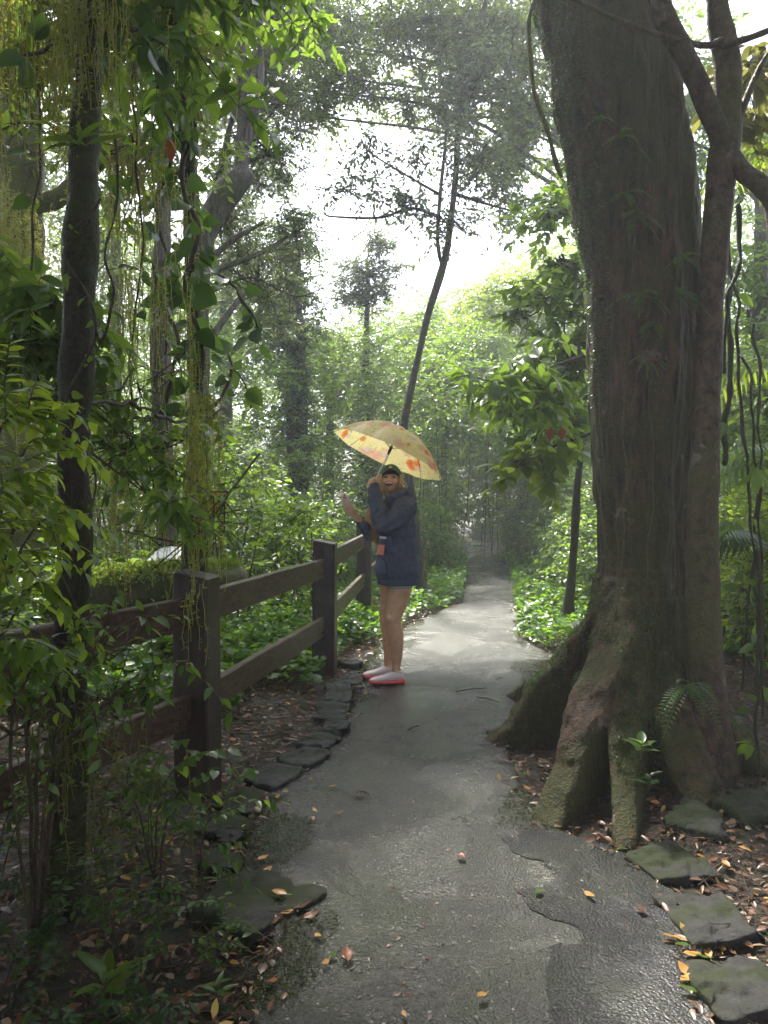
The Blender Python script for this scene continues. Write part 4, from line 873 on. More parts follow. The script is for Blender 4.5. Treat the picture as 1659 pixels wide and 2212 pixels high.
for k, (pts, w) in enumerate([([(1655, 1700, 4.9), (1640, 1400, 4.9), (1620, 1100, 5.0), (1602, 850, 5.0), (1590, 600, 5.1)], 3.5), ([(1600, 1640, 5.6), (1612, 1350, 5.6), (1640, 1000, 5.6), (1630, 700, 5.6)], 3), ([(1560, 1000, 4.9), (1568, 850, 4.9), (1580, 700, 4.9), (1575, 520, 5.0)], 6), ([(1640, 1760, 3.7), (1636, 1500, 3.8), (1648, 1200, 3.9), (1625, 900, 4.0), (1600, 760, 4.2)], 3)]):
    vine(['outer thin dark stem at right photo edge leaning left', 'inner thin stem at the right edge leaning right', 'thick dark stem hidden behind the slender pale tree', 'nearest thin stem rising from boulders at right photo edge'][k], pts, w, 20+k, nl=14, lsize=.12, group=SG, m='bark_dark', lm='leaf_mid', tm=LF_NEAR)
# ferns
def fern(label, p, n=9, L=.3, seed=0, up=.5, out=(0, -1, 0), m='leaf_mid', group='ferns growing on the trunks', blade=.2, name='fern', cat='fern'):
    rs = np.random.default_rng(seed); p = np.array(p, float); o = empty(name, label, cat, tuple(p), group); mb = MB()
    for k in range(n):
        d = nrm(np.array(out, float)*.9 + rs.normal(0, .8, 3)*[1, .5, .6] + [0, 0, up]); l = L*rs.uniform(.6, 1.2); t = np.linspace(0, 1, 16)
        q = p + d*l*t[:, None]; q[:, 2] -= .75*l*t**2; mb.add(*stubs(q[:-1], q[1:], .002, .0015))
        T = nrm(np.gradient(q, axis=0)); S = nrm(np.cross(T, [0, 0, 1.]) + 1e-5); w = l*blade*np.sin(np.pi*(t*.9+.08))**.7
        for sg_ in (1, -1): put_leaves(mb, LF_NARROW, q, S*sg_ + T*.45, np.cross(S, T)*-1 + [0, 0, .2], w, 0, W=.9)
    child(mb, 'fronds', M[m], o); return o
def on_trunk(dx, dy, Y=None):
    """point just proud of the near side of the huge trunk"""
    p = at(dx, dy, 4.1); ax = seg(TA, np.array([p[2]]))[0]
    for Y in np.arange(3.2, 4.6, .01):
        p = at(dx, dy, Y); ax = seg(TA, np.array([p[2]]))[0]
        if math.hypot(p[0]-ax[0], (p[1]-TY)/.96) < ax[1]*1.03: break
    return p
for k, (a, b, L, up) in enumerate([(1385, 640, .26, .3), (1470, 640, .24, .3), (1400, 780, .18, .3), (1340, 300, .2, .1), (1410, 700, .2, .2), (1470, 560, .2, .2), (1350, 420, .2, 0), (1300, 260, .16, 0), (1370, 470, .22, .1)]):
    fern(['fern tuft on the shaded trunk face at mid height', 'fern beside the slender pale stem on the huge trunk', 'small fern lowest of those on the huge trunk face', 'wispy fern near the top of the huge trunk', 'drooping fern just under the fern tuft on the huge trunk', 'fern on right flank of the huge trunk under the dark hollow', 'faint fern on the huge trunk left of its centre', 'tiny fern near the trunk scar at photo top', 'broad faint fern clump below the wispy fern'][k], on_trunk(a, b), 8, L*.72, 80+k, up)
fern('hanging fern fronds on the left root ridge', P[int(np.argmin(abs(zz-.42))), int((math.atan2(FINS[0][0][1]-TY, FINS[0][0][0]-BX) % 6.283)/6.283*nt_)] if False else at(1270, 1452, 4.35), 10, .16, 95, -.2)
fern('leafy fern sprig between huge trunk and slender stem near its base', at(1490, 1480, 3.7), 9, .2, 96, .3)
# epiphyte sprigs on the middle root
def sprig(label, p, n=7, L=.09, seed=0, h=.12, m='leaf_mid', tm=LF_NEAR, group='small seedlings on the forest floor', name='seedling', lean=(0, 0), cat='plant', wid=None):
    """upright seedling: one stem with leaves in a loose whorl"""
    rs = np.random.default_rng(seed); p = np.array(p, float); o = empty(name, label, cat, tuple(p), group)
    mb = MB(); top = p + [lean[0], lean[1], h]; st = spline([p, (p+top)/2 + rs.normal(0, .006, 3), top], 10); mb.add(*tube(st, np.linspace(.0035, .002, 10), 6)); child(mb, 'stem', M['stem_green'], o)
    lb = MB(); a = np.arange(n)*2.4 + rs.uniform(0, 6); u = np.linspace(.45, 1, n); k = (u*9).astype(int); D = np.stack([np.cos(a), np.sin(a), .25 + .5*u], -1); N = np.stack([-.3*np.cos(a), -.3*np.sin(a), np.ones(n)], -1)
    put_leaves(lb, tm, st[k], D, N, L*rs.uniform(.75, 1.2, n), W=wid); child(lb, 'leaves', M[m], o); return o
sprig('leafy sprig growing on the middle root ridge of the huge tree', at(1385, 1640, 3.35), 8, .09, 1, .07)
sprig('lower dark sprig beside the base of the middle root', at(1400, 1710, 3.3), 6, .07, 2, .06, m='leaf_dark')
for k, (a, b, L, h, n, lab) in enumerate([(232, 2170, .12, .10, 8, 'bright green seedling at bottom left corner of the photo'), (330, 1838, .12, .10, 8, 'bright narrow leaved seedling in front of the near fence post'), (300, 1920, .07, .06, 6, 'small seedling below the bright narrow leaved one'), (150, 1990, .07, .07, 6, 'dim seedling near the foot of the foreground trunk'), (470, 1900, .06, .05, 6, 'tiny seedling beside the narrow mossy stone'), (490, 1450, .1, .16, 8, 'seedling in the gap between the fence posts'), (1120, 1385, .09, .1, 7, 'seedling on the right path edge near the dark puddle'), (1330, 1835, .05, .03, 5, 'tiny bright seedling beside the dead twigs'), (470, 2150, .06, .06, 6, 'small dark seedling at the bottom near left path edge')]):
    g_ = gnd(a, b); g_[2] = float(GZ(g_[0], g_[1])); sprig(lab, g_, n, L, 10+k, h, m='leaf_bright' if k in (0, 1) else 'leaf_mid', wid=.75)

# shrubs made of arching leafy shoots
def shrub(label, base, shoots, lsize, m='leaf_mid', tm=LF_NEAR, seed=0, group=None, nl=14, name='shrub', stemw=.004, twigs=3, mst='twig', roll=.35):
    """base: ground point; shoots: list of polylines in world coordinates starting near the base"""
    rs = np.random.default_rng(seed); o = empty(name, label, 'shrub', tuple(base), group); sb, lb = MB(), MB()
    for sh in shoots:
        s = spline(np.array(sh, float), 26); s += .01*np.stack([noise(s+seed, 5, 2), noise(s+seed+3, 5, 2), 0*s[:, 0]], -1); sb.add(*tube(s, np.linspace(stemw*1.7, stemw*.5, 26), 6))
        runs = [s[9:]]
        T = nrm(s[-1]-s[-6])
        for _ in range(twigs):
            k = rs.integers(8, 24); d = nrm(T*.5 + rs.normal(0, .6, 3) + [0, 0, .1]); l = rs.uniform(.5, 1.0)*lsize*4.2; t = np.linspace(0, 1, 12)[:, None]
            q = s[k] + d*l*t; q[:, 2] -= (.35*l*t[:, 0]**2); sb.add(*stubs(q[:-1], q[1:], stemw*.5, stemw*.4)); runs.append(q)
        for q in runs:
            n = nl if q is runs[0] else max(4, nl//2 + 1); u = np.linspace(.12, 1, n); k = np.minimum((u*(len(q)-1)).astype(int), len(q)-1); TT = nrm(np.gradient(q, axis=0))[k]
            S = nrm(np.cross(TT, [0, 0, 1.]) + 1e-4); sg_ = np.where(np.arange(n) % 2 == 0, 1., -1.)[:, None]
            D = TT*.6 + S*sg_ + rs.normal(0, .2, (n, 3)); D[:, 2] -= .25; N = rs.normal(0, roll, (n, 3)); N[:, 2] += 1
            put_leaves(lb, tm, q[k], D, N, lsize*rs.uniform(.65, 1.2, n))
    child(sb, 'stems', M[mst], o); child(lb, 'foliage', M[m], o); return o
def W3(*pp): return [at(a, b, Y) for a, b, Y in pp]
def gb(dx, Y): x = (dx-829.5)/FPX*Y; return np.array([x, Y, float(H(x, Y))])
b0 = gb(-40, 2.1)
shrub('large glowing green shrub filling the left photo edge at eye height', b0,
      [[b0]+W3(*q) for q in ([(-54, 1350, 2.1), (2, 1100, 2.1), (58, 960, 2.1), (130, 950, 2.15)], [(-78, 1300, 2.0), (-38, 1000, 2.0), (18, 900, 2.05), (82, 900, 2.1)], [(-46, 1500, 2.1), (18, 1250, 2.1), (82, 1130, 2.15), (154, 1100, 2.2)], [(-30, 1500, 2.2), (26, 1350, 2.2), (74, 1260, 2.2), (122, 1290, 2.2)], [(-62, 1300, 1.9), (-46, 1150, 1.9), (2, 1040, 1.9), (42, 1020, 1.9)], [(-70, 1200, 2.1), (-62, 1000, 2.1), (-22, 870, 2.1), (18, 850, 2.1)], [(-38, 1500, 2.0), (-6, 1420, 2.0), (26, 1380, 2.0), (58, 1420, 2.0)], [(-54, 1450, 2.2), (18, 1200, 2.3), (66, 1050, 2.3), (98, 1010, 2.3)])],
      .056, 'leaf_bright', LF_NEAR, 1, nl=22, twigs=8)
b0 = gb(60, 2.3)
shrub('leafy shrub with shiny oval leaves in front of the left fence rails', b0,
      [[b0]+W3(*q) for q in ([(120, 1600, 2.3), (200, 1420, 2.3), (280, 1340, 2.3), (400, 1330, 2.35)], [(130, 1650, 2.3), (240, 1500, 2.3), (330, 1440, 2.3), (410, 1430, 2.3)], [(80, 1600, 2.2), (130, 1420, 2.2), (190, 1330, 2.2), (250, 1290, 2.2)], [(100, 1700, 2.2), (180, 1560, 2.25), (260, 1500, 2.3), (330, 1480, 2.3)], [(20, 1600, 2.1), (50, 1480, 2.1), (90, 1420, 2.1), (150, 1400, 2.1)], [(60, 1700, 2.2), (60, 1560, 2.2), (110, 1480, 2.2), (190, 1450, 2.2)])],
      .055, 'leaf_mid', LF_NEAR, 2, nl=13, twigs=3)
b0 = gb(330, 2.75)
shrub('low arching seedling shrub in front of the near fence post base', b0,
      [[b0]+W3(*q) for q in ([(340, 1740, 2.75), (380, 1660, 2.75), (440, 1630, 2.75), (500, 1620, 2.8)], [(360, 1760, 2.7), (420, 1690, 2.7), (480, 1660, 2.7), (540, 1660, 2.75)], [(320, 1760, 2.7), (320, 1680, 2.7), (360, 1620, 2.7), (400, 1600, 2.7)], [(300, 1780, 2.7), (270, 1700, 2.7), (290, 1640, 2.7), (340, 1630, 2.7)])],
      .055, 'leaf_mid', LF_BROAD, 3, nl=13, twigs=2, stemw=.0025)
b0 = gb(430, 2.6)
shrub('small low shrub spreading over the soil left of the kerb stones', b0,
      [[b0]+W3(*q) for q in ([(440, 1800, 2.6), (470, 1760, 2.6), (520, 1740, 2.65)], [(420, 1830, 2.6), (400, 1790, 2.6), (440, 1760, 2.6)], [(440, 1850, 2.55), (490, 1820, 2.55), (530, 1820, 2.55)])], .045, 'leaf_mid', LF_NEAR, 4, nl=10, twigs=3, stemw=.002)
UG = 'fine leaved bushes in the dim lower left corner'
for k, (dx, Y, hgt) in enumerate([(70, 2.3, .38), (250, 2.35, .36), (150, 2.0, .22), (-20, 2.6, .6), (380, 2.35, .18), (40, 1.9, .2), (230, 1.95, .14), (310, 2.9, .45), (200, 3.0, .5)]):
    b0 = gb(dx, Y); rs = np.random.default_rng(200+k); sh = []
    for _ in range([6, 5, 3, 7, 3, 2, 2, 6, 7][k]):
        d = rs.normal(0, .14, 2); hh = hgt*rs.uniform(.5, 1.1); sh.append([b0 + [0, 0, -.01], b0 + [d[0]*.5, d[1]*.4, hh*.6], b0 + [d[0]*1.3, d[1], hh]])
    shrub(['wiry bush left of the foreground trunk base', 'wiry bush right of the foreground trunk base', 'low wiry bush in front of the foreground trunk', 'tall wiry bush at left photo edge under the rail', 'low bush beneath the near fence post', 'small wiry bush at lower left near the photo edge', 'lowest wiry bush beside the bright corner seedling', 'wiry bush between foreground trunk and near fence post', 'wiry bush behind the foreground trunk at rail height'][k], b0, sh, .034, ['leaf_dark', 'leaf_mid', 'leaf_dark', 'leaf_mid', 'leaf_mid', 'leaf_dark', 'leaf_dark', 'leaf_mid', 'leaf_olive'][k], LF_MID, 210+k, UG, nl=14, twigs=5, stemw=.0016)
# branches entering from the top
def bough(label, pts, w, C, clr, ntw, nlf, lsize, m, tm, seed, name='leafy_branch'):
    rs = np.random.default_rng(seed); q = np.array([[*at(a, b, Y), w*Y/FPX] for a, b, Y in pts]); s = spline(q, 30); o = empty(name, label, 'branch', tuple(s[0, :3]))
    sb = MB(); sb.add(*tube(s[:, :3], np.linspace(s[0, 3], s[0, 3]*.35, 30), 8, .1)); k = rs.integers(8, 30, C); cc = s[k, :3] + rs.normal(0, clr*.55, (C, 3))
    sb.add(*stubs(s[k-2, :3], cc, .005, .003)); P, D, N, S, A, E = clump_leaves(rs, cc, clr, ntw, nlf, lsize, 0, .45); sb.add(*stubs(A, E, .0025, .0015)); child(sb, 'stem', M['twig'], o)
    lb = MB(); put_leaves(lb, tm, P, D, N, S); child(lb, 'foliage', M[m], o); return o
bough('leafy bough reaching left from behind the huge trunk over the path', [(1290, 760, 5.6), (1200, 790, 5.5), (1110, 830, 5.4), (1040, 880, 5.3)], 4, 16, .2, 4, 6, .12, 'leaf_mid', LF_NEAR, 301)
bough('light green bough with round leaves left of the sapling top', [(1290, 930, 5.8), (1240, 950, 5.8), (1180, 970, 5.7), (1110, 1000, 5.6)], 3, 12, .18, 4, 6, .11, 'leaf_bright', LF_BROAD, 302)
bough('dark leafy bough hanging in at the top between the left trunks', [(120, -80, 3.8), (230, -10, 3.8), (330, 40, 3.8), (420, 60, 3.8)], 6, 16, .26, 5, 7, .12, 'leaf_mid', LF_NEAR, 303)
bough('leafy bough crossing the top left corner behind the moss fringe', [(-120, 60, 4.4), (0, 90, 4.4), (100, 140, 4.5), (180, 190, 4.5)], 6, 12, .22, 5, 7, .10, 'leaf_mid', LF_NEAR, 304)
bough('dark bough hanging over the left side at mid height', [(-100, 620, 3.6), (0, 640, 3.6), (80, 700, 3.6), (160, 760, 3.6)], 5, 22, .24, 5, 7, .11, 'leaf_mid', LF_NEAR, 305)
bough('dark bough behind the foreground trunk below the slack vine', [(60, 800, 3.6), (160, 860, 3.7), (270, 940, 3.8), (360, 1010, 3.9)], 4, 18, .20, 5, 6, .08, 'leaf_mid', LF_NEAR, 306)
bough('leafy bough drooping between foreground trunk and near post top', [(200, 980, 3.3), (280, 1040, 3.4), (350, 1090, 3.4), (420, 1140, 3.5)], 3, 7, .14, 4, 5, .08, 'leaf_mid', LF_NEAR, 307)
bough('leafy bough with dead orange tints high behind the slender stem', [(1700, 100, 5.0), (1640, 130, 5.0), (1610, 200, 5.0), (1600, 260, 5.0)], 3, 12, .2, 4, 6, .12, 'leaf_olive', LF_NEAR, 308)
for k, (lab, pts) in enumerate([('bare twiggy branch crossing behind the foreground trunk', [(-60, 900, 3.0), (80, 860, 3.1), (220, 850, 3.3), (380, 800, 3.5)]), ('bare mossy branch below the slack vine at left', [(480, 880, 4.2), (380, 960, 4.0), (260, 980, 3.8), (140, 1060, 3.6)]), ('tangle of bare twigs beside the near fence post top', [(560, 980, 3.9), (500, 1060, 3.8), (430, 1150, 3.7), (330, 1190, 3.6)]), ('pale dead branch leaning in the lower left corner', [(-40, 1620, 2.3), (60, 1560, 2.35), (150, 1480, 2.4), (230, 1380, 2.4)]), ('bare branch high between the moss fringes at left', [(-40, 300, 3.6), (80, 260, 3.6), (200, 330, 3.6), (310, 300, 3.8)]), ('bare twigs reaching into the sky gap from the left', [(440, 640, 8.5), (540, 600, 8.5), (640, 640, 8.4), (720, 610, 8.4)])]):
    bough(lab, pts, 2.5, 16, .16 if k < 5 else .3, 4, 2, .05, 'leaf_mid', LF_MID, 330+k, 'bare_branch')
# bird's nest style strap leaves high on the foreground trunk
lb = MB(); p = at(168, 300, 2.5); o = empty('strap_leaf_plant', 'perched plant with long strap leaves on the dark foreground trunk', 'plant', tuple(p)); rs = np.random.default_rng(8)
n = 11; a = rs.uniform(0, 6.28, n); put_leaves(lb, LF_BLADE, np.repeat(p[None], n, 0) + rs.normal(0, .012, (n, 3)), np.stack([np.cos(a)*1.0, np.sin(a)*.5, rs.uniform(.1, .9, n)], -1), np.tile([0, 0, 1.], (n, 1)) + rs.normal(0, .2, (n, 3)), rs.uniform(.09, .19, n), W=1.4); child(lb, 'leaves', M['leaf_mid'], o)
# palms at the right
def palm(label, p, n, L, seed, m='leaf_mid', face=(-1, -.3)):
    rs = np.random.default_rng(seed); p = np.array(p, float); g = float(H(p[0], p[1])); o = empty('palm', label, 'palm', (p[0], p[1], g), 'feathery palms right of the huge trunk')
    tb = MB(); tb.add(*tube([(p[0], p[1], g-.1), (p[0]+.02, p[1], (g+p[2])/2), tuple(p)], [.03, .026, .022], 10, .1)); child(tb, 'trunk', M['stem_green'], o)
    for k in range(n):
        mb = MB(); a = rs.uniform(0, 6.28) if k > n//2 else math.atan2(face[1], face[0]) + rs.normal(0, .7); el = rs.uniform(.2, 1.1); d = np.array([math.cos(a)*math.cos(el), math.sin(a)*math.cos(el), math.sin(el)]); l = L*rs.uniform(.7, 1.1)
        t = np.linspace(0, 1, 34); q = p + d*l*t[:, None]; q[:, 2] -= .7*l*t**2; mb.add(*stubs(q[:-1], q[1:], .006, .003)); T = nrm(np.gradient(q, axis=0)); S = nrm(np.cross(T, [0, 0, 1.]) + 1e-5)
        w = l*.3*np.sin(np.pi*(t*.85+.12))**.6; c = slice(5, None, 2)
        for s_ in (1, -1): put_leaves(mb, LF_BLADE, q[c], S[c]*s_ + T[c]*.6 - [0, 0, .2], np.tile([0, 0, 1.], (15, 1)), w[c], 0, W=.9)
        child(mb, 'frond', M[m], o)
palm('feathery palm low behind the slender pale stem at right edge', at(1690, 1010, 6.2), 11, .95, 1)
palm('pale palm crown high at the right photo edge against the sky', at(1700, 330, 7.5), 11, 1.1, 2, 'leaf_bright')
palm('yellow green palm at right edge above the boulder', at(1680, 800, 7.6), 10, 1.1, 3, 'leaf_bright')
palm('lowest palm fronds just right of the slender stem', at(1640, 1190, 5.6), 9, .7, 4, 'leaf_dark')
# dead leaves hung up
def dangling(label, p, L, m='leaf_red', seed=0):
    p = np.array(p, float); o = MB(); put_leaves(o, LF_BROAD, [p], [(.1, 0, -1)], [(.3, -1, 0)], L); o.add(*stubs([p + [0, 0, L*.35]], [p], .0015, .0015)); ob = o.build('dead_leaf', [M[m]]); return tag(ob, label, 'leaf', 'dead leaves caught in the branches')
dangling('orange dead leaf hanging left of the huge trunk, the left one of a pair', at(1187, 925, 5.2), .09); dangling('orange dead leaf hanging left of the huge trunk, the right one of a pair', at(1213, 925, 5.2), .08)
dangling('rusty red dead leaf hanging on the creeper wrapped trunk', at(455, 1060, 4.4), .13)
dangling('red brown dead leaf high among creepers left of the bent tree', at(365, 300, 4.4), .12)

# ------------------------------------------------------------------ scattered fallen leaves and twigs on the path
FG = 'fallen yellow and brown leaves lying on the wet path'
rs = np.random.default_rng(77)
def fallen(dx, dy, L, m, label, k, tm=LF_NEAR):
    g_ = gnd(dx, dy); g_[2] = float(GZ(g_[0], g_[1])) + .016; mb = MB(); a = rs.uniform(0, 6.28); tv, tf = leaf_tmpl(6, rs.uniform(.2, .34), rs.uniform(-.2, .1), rs.uniform(-.1, .5), .45, .15)
    put_leaves(mb, (tv, tf), [(0, 0, 0)], [(math.cos(a), math.sin(a), rs.uniform(-.02, .12))], [(rs.normal(0, .15), rs.normal(0, .15), 1)], L); mb.add(*stubs([(0, 0, 0)], [(-math.cos(a)*L*.3, -math.sin(a)*L*.3, .002)], .0012, .001))
    o = mb.build('fallen_leaf', [M[m]]); o.location = g_; return tag(o, label, 'leaf', FG)
FL = [(616, 1715, .05, 'leaf_yellow', 'pale yellow leaf nearest the reflective kerb stone'), (712, 1712, .04, 'leaf_yellow', 'orange yellow leaf on the path right of the kerb stones'), (668, 1690, .03, 'leaf_yellow', 'small cream leaf between two kerbside leaves'), (684, 1766, .035, 'leaf_yellow', 'green yellow leaf in the left half of the path'),
      (727, 1768, .035, 'leaf_yellow', 'round pale leaf beside the green yellow one'), (676, 1785, .03, 'leaf_yellow', 'tiny pale leaf below the green yellow one'), (556, 1868, .05, 'leaf_yellow', 'pale leaf by the narrow mossy stone, upper of three'), (550, 1888, .05, 'leaf_yellow', 'orange leaf by the narrow mossy stone, middle of three'), (570, 1896, .045, 'leaf_yellow', 'cream leaf by the narrow mossy stone, lowest of three'),
      (535, 1845, .045, 'leaf_yellow', 'folded yellow leaf above the narrow mossy stone'), (505, 1800, .05, 'leaf_dead', 'brown leaf beside the half buried kerb stone'), (520, 1905, .06, 'leaf_yellow', 'golden leaf lying on the green mossy boulder'), (620, 1945, .06, 'leaf_yellow', 'yellow leaf at the tip of the mossy boulder'), (632, 1975, .07, 'leaf_dead', 'curled copper leaf at the edge of the mossy boulder'), (655, 1995, .055, 'leaf_red', 'reddish leaf just right of the mossy boulder'),
      (605, 1985, .05, 'leaf_yellow', 'yellow green leaf under the curled copper leaf'), (648, 1968, .04, 'leaf_dead', 'small brown leaf above the reddish leaf'), (710, 2085, .04, 'leaf_yellow', 'yellow leaf left in the trio near the bottom centre'), (725, 2070, .035, 'leaf_bright', 'green leaf of the trio near the bottom centre'), (752, 2090, .06, 'leaf_red', 'brown orange leaf of the trio near the bottom centre'), (600, 2125, .05, 'leaf_red', 'orange leaf alone on the path near the bottom left'), (680, 2030, .03, 'leaf_yellow', 'small tan leaf between boulder and bottom trio'),
      (784, 1725, .05, 'leaf_dead', 'narrow brown leaf on the middle of the path'), (988, 1860, .045, 'leaf_red', 'reddish brown leaf in the centre of the path'), (1002, 1543, .05, 'leaf_red', 'brown leaf on the bright wet stretch beyond the root'), (988, 1668, .035, 'leaf_dead', 'small brown leaf left of the front root'), (1040, 1580, .05, 'leaf_dead', 'brown leaf by the tip of the left buttress'), (1170, 1936, .045, 'leaf_bright', 'fresh green leaf on the dark asphalt edge'), (1262, 1940, .06, 'leaf_yellow', 'golden brown leaf on the dark asphalt'), (1395, 1985, .05, 'leaf_dead', 'curved tan leaf on the dark asphalt'),
      (870, 2205, .03, 'leaf_yellow', 'tiny pale leaf at the bottom of the path'), (1050, 2165, .04, 'leaf_yellow', 'cream and green leaf near bottom centre right'), (1127, 1757, .03, 'leaf_yellow', 'pale leaf at the corner of the dark asphalt patch'), (960, 1478, .03, 'leaf_dead', 'dark leaf on the path right of the sneakers'), (1010, 1520, .03, 'leaf_bright', 'small green leaf on the wet stretch beyond the brown one'), (780, 1455, .05, 'leaf_bright', 'long green leaf beside the toes of the woman'),
      (1470, 2040, .06, 'leaf_yellow', 'yellow leaf topmost in the drift along the right stones'), (1490, 2050, .055, 'leaf_bright', 'green leaf in the drift along the right stones'), (1475, 2068, .06, 'leaf_yellow', 'orange leaf in the upper drift along the right stones'), (1500, 2070, .06, 'leaf_bright', 'light green leaf under the topmost drift leaf'), (1480, 2100, .06, 'leaf_red', 'orange brown leaf in the middle of the drift'), (1495, 2120, .06, 'leaf_yellow', 'golden leaf in the middle of the drift'), (1470, 2130, .055, 'leaf_yellow', 'narrow yellow leaf at the left of the drift'), (1510, 2155, .06, 'leaf_bright', 'green leaf at the lower end of the drift'), (1520, 2135, .05, 'leaf_yellow', 'yellow leaf touching the broad grey stone'),
      (1535, 2062, .055, 'leaf_yellow', 'yellow leaf bridging the two right stones'), (1560, 2050, .05, 'leaf_yellow', 'leaf lying on the end of the long slab stone'), (1490, 1990, .05, 'leaf_yellow', 'small yellow leaf on the long slab stone, upper'), (1508, 2012, .055, 'leaf_bright', 'green yellow leaf on the long slab stone, lower'), (1548, 2188, .06, 'leaf_yellow', 'brown yellow leaf at bottom right near the broad stone'), (1498, 1868, .07, 'leaf_yellow', 'orange leaf standing beside the green tinted stone'), (1290, 1820, .08, 'leaf_yellow', 'large yellow brown leaf at the edge of dark asphalt under the roots'), (1120, 1640, .04, 'leaf_yellow', 'yellow leaf on soil left of the front root'), (1140, 1670, .045, 'leaf_bright', 'green leaf on soil left of the front root'), (1145, 1700, .05, 'leaf_yellow', 'cream leaf at the foot of the front root')]
for k, f in enumerate(FL): fallen(*f, k)
TG = 'dead twigs lying on the ground'
for k, (a, b, c, d, w, lab) in enumerate([(1330, 1826, 1410, 1824, .004, 'pale horizontal twig below the middle root'), (1415, 1822, 1465, 1808, .004, 'pale slanting twig right of the horizontal one'), (880, 1585, 905, 1575, .006, 'short reddish stick on the path beyond the centre'), (770, 1724, 798, 1727, .005, 'short brown stick left of the path centre'), (1385, 1978, 1420, 1990, .002, 'thin curved twig on the dark asphalt'), (1585, 1960, 1640, 1945, .004, 'pale twig in the leaf litter right of the slab stone'), (985, 1500, 1050, 1492, .006, 'dark wet stick on bright path behind the brown leaf'), (1030, 1512, 1080, 1522, .005, 'dark twig near the left buttress tip'), (440, 2060, 500, 1985, .003, 'thin twig standing in the litter at bottom left')]):
    p, q = gnd(a, b), gnd(c, d); p[2] = float(GZ(p[0], p[1])) + .014; q[2] = float(GZ(q[0], q[1])) + .014; m_ = (p+q)/2 + [0, .01, .006]; mb = MB(); mb.add(*tube(spline([p, m_, q], 10), np.linspace(w, w*.5, 10), 6, .2, 30)); tag(mb.build('dead_twig', [M['bark_slim'] if k in (0, 1, 5) else M['twig']]), lab, 'twig', TG)
mb = MB(); s = spline([gnd(1180, 1235)+[0, 0, .1], gnd(1215, 1245)+[0, 0, .04], gnd(1240, 1262)], 12); mb.add(*tube(s, [.03]*12, 8, .2)); tag(mb.build('broken_branch', [M['bark_slim']]), 'pale broken branch lying in the growth right of the path', 'branch')
mb = MB(); s = spline([at(1240, 1290, 7.4)*[1, 1, 0]+[0, 0, .12], at(1320, 1270, 7.6)*[1, 1, 0]+[0, 0, .14], at(1400, 1275, 7.8)*[1, 1, 0]+[0, 0, .12]], 20); mb.add(*tube(s, [.11]*20, 14, .15)); tag(mb.build('fallen_log', [M['bark_grey']]), 'grey fallen log half hidden left of the huge trunk', 'log')
# ================================================================== THE WOMAN, HER UMBRELLA AND PHONE
PX0, PY0 = .053, 5.91; KS = .00104
def q(cx, cy, d=0.0): return np.array([PX0 + (cx-560)*KS, PY0 + d, .012 + (2078-cy)*KS])
def blob(name, parts, voxel, sm, m, parent, disp=None):
    """overlapping tapered tubes and lofts fused to one continuous surface"""
    mb = MB()
    for V, F in parts: mb.add(V, F)
    o = child(mb, name, m, parent)
    r = o.modifiers.new('fuse', 'REMESH'); r.mode = 'VOXEL'; r.voxel_size = voxel; r.use_smooth_shade = True
    s = o.modifiers.new('soften', 'SMOOTH'); s.iterations = sm; s.factor = .6
    if disp:
        t = bpy.data.textures.new(name+'_folds', 'CLOUDS'); t.noise_scale = disp[1]; t.noise_depth = 2; d = o.modifiers.new('folds', 'DISPLACE'); d.texture = t; d.strength = disp[0]; d.mid_level = .5
    return o
def limbt(pts, rad, n=26, sides=18):
    P = np.c_[np.array(pts, float), np.array(rad, float)]; s = spline(P, n); T0 = nrm(s[0, :3]-s[1, :3]); T1 = nrm(s[-1, :3]-s[-2, :3])
    # rounded ends
    a, b = [], []
    for u in (.95, .7, .35): a.append([*(s[0, :3] + T0*s[0, 3]*u), s[0, 3]*math.sqrt(1-u*u)]); 
    for u in (.35, .7, .95): b.append([*(s[-1, :3] + T1*s[-1, 3]*u), s[-1, 3]*math.sqrt(1-u*u)])
    s = np.vstack([a, s, b]); return tube(s[:, :3], s[:, 3], sides)
def ell(c, r, tilt=0.0, n=20, m=28):
    u = np.linspace(0, math.pi, n); v = np.linspace(0, 2*math.pi, m, endpoint=False); U, W = np.meshgrid(u, v, indexing='ij')
    V = np.stack([np.sin(U)*np.cos(W)*r[0], np.sin(U)*np.sin(W)*r[1], np.cos(U)*r[2]], -1).reshape(-1, 3)
    ct, st = math.cos(tilt), math.sin(tilt); V = np.c_[V[:, 0]*ct + V[:, 2]*st, V[:, 1], -V[:, 0]*st + V[:, 2]*ct] + c
    i = np.arange(n-1)[:, None]*m; j = np.arange(m)[None, :]; j2 = (j+1) % m
    return V, [np.stack([i+j, i+m+j, i+m+j2, i+j2], -1).reshape(-1, 4)]
def loft(rows, sides=30, ang=0.0):
    """rows (cy, left, right, half depth, depth offset)"""
    V = []; t = np.linspace(0, 2*math.pi, sides, endpoint=False)
    for cy, l, r, hd, dd in rows:
        c = q((l+r)/2, cy, dd); hx = (r-l)/2*KS
        cs, sn = np.cos(t), np.sin(t); e = 2/2.5
        V.append(np.stack([c[0] + hx*np.sign(cs)*np.abs(cs)**e, c[1] + hd*np.sign(sn)*np.abs(sn)**e, c[2] + 0*t], -1))
    V = np.concatenate(V); n = len(rows); i = np.arange(n-1)[:, None]*sides; j = np.arange(sides)[None, :]; j2 = (j+1) % sides
    return V, [np.stack([i+j, i+sides+j, i+sides+j2, i+j2], -1).reshape(-1, 4), np.array([list(range(sides))]), np.array([list(range(n*sides-1, (n-1)*sides-1, -1))])]
def smooth_rows(rows, n=30): return [tuple(r) for r in spline(np.array(rows, float), n)]

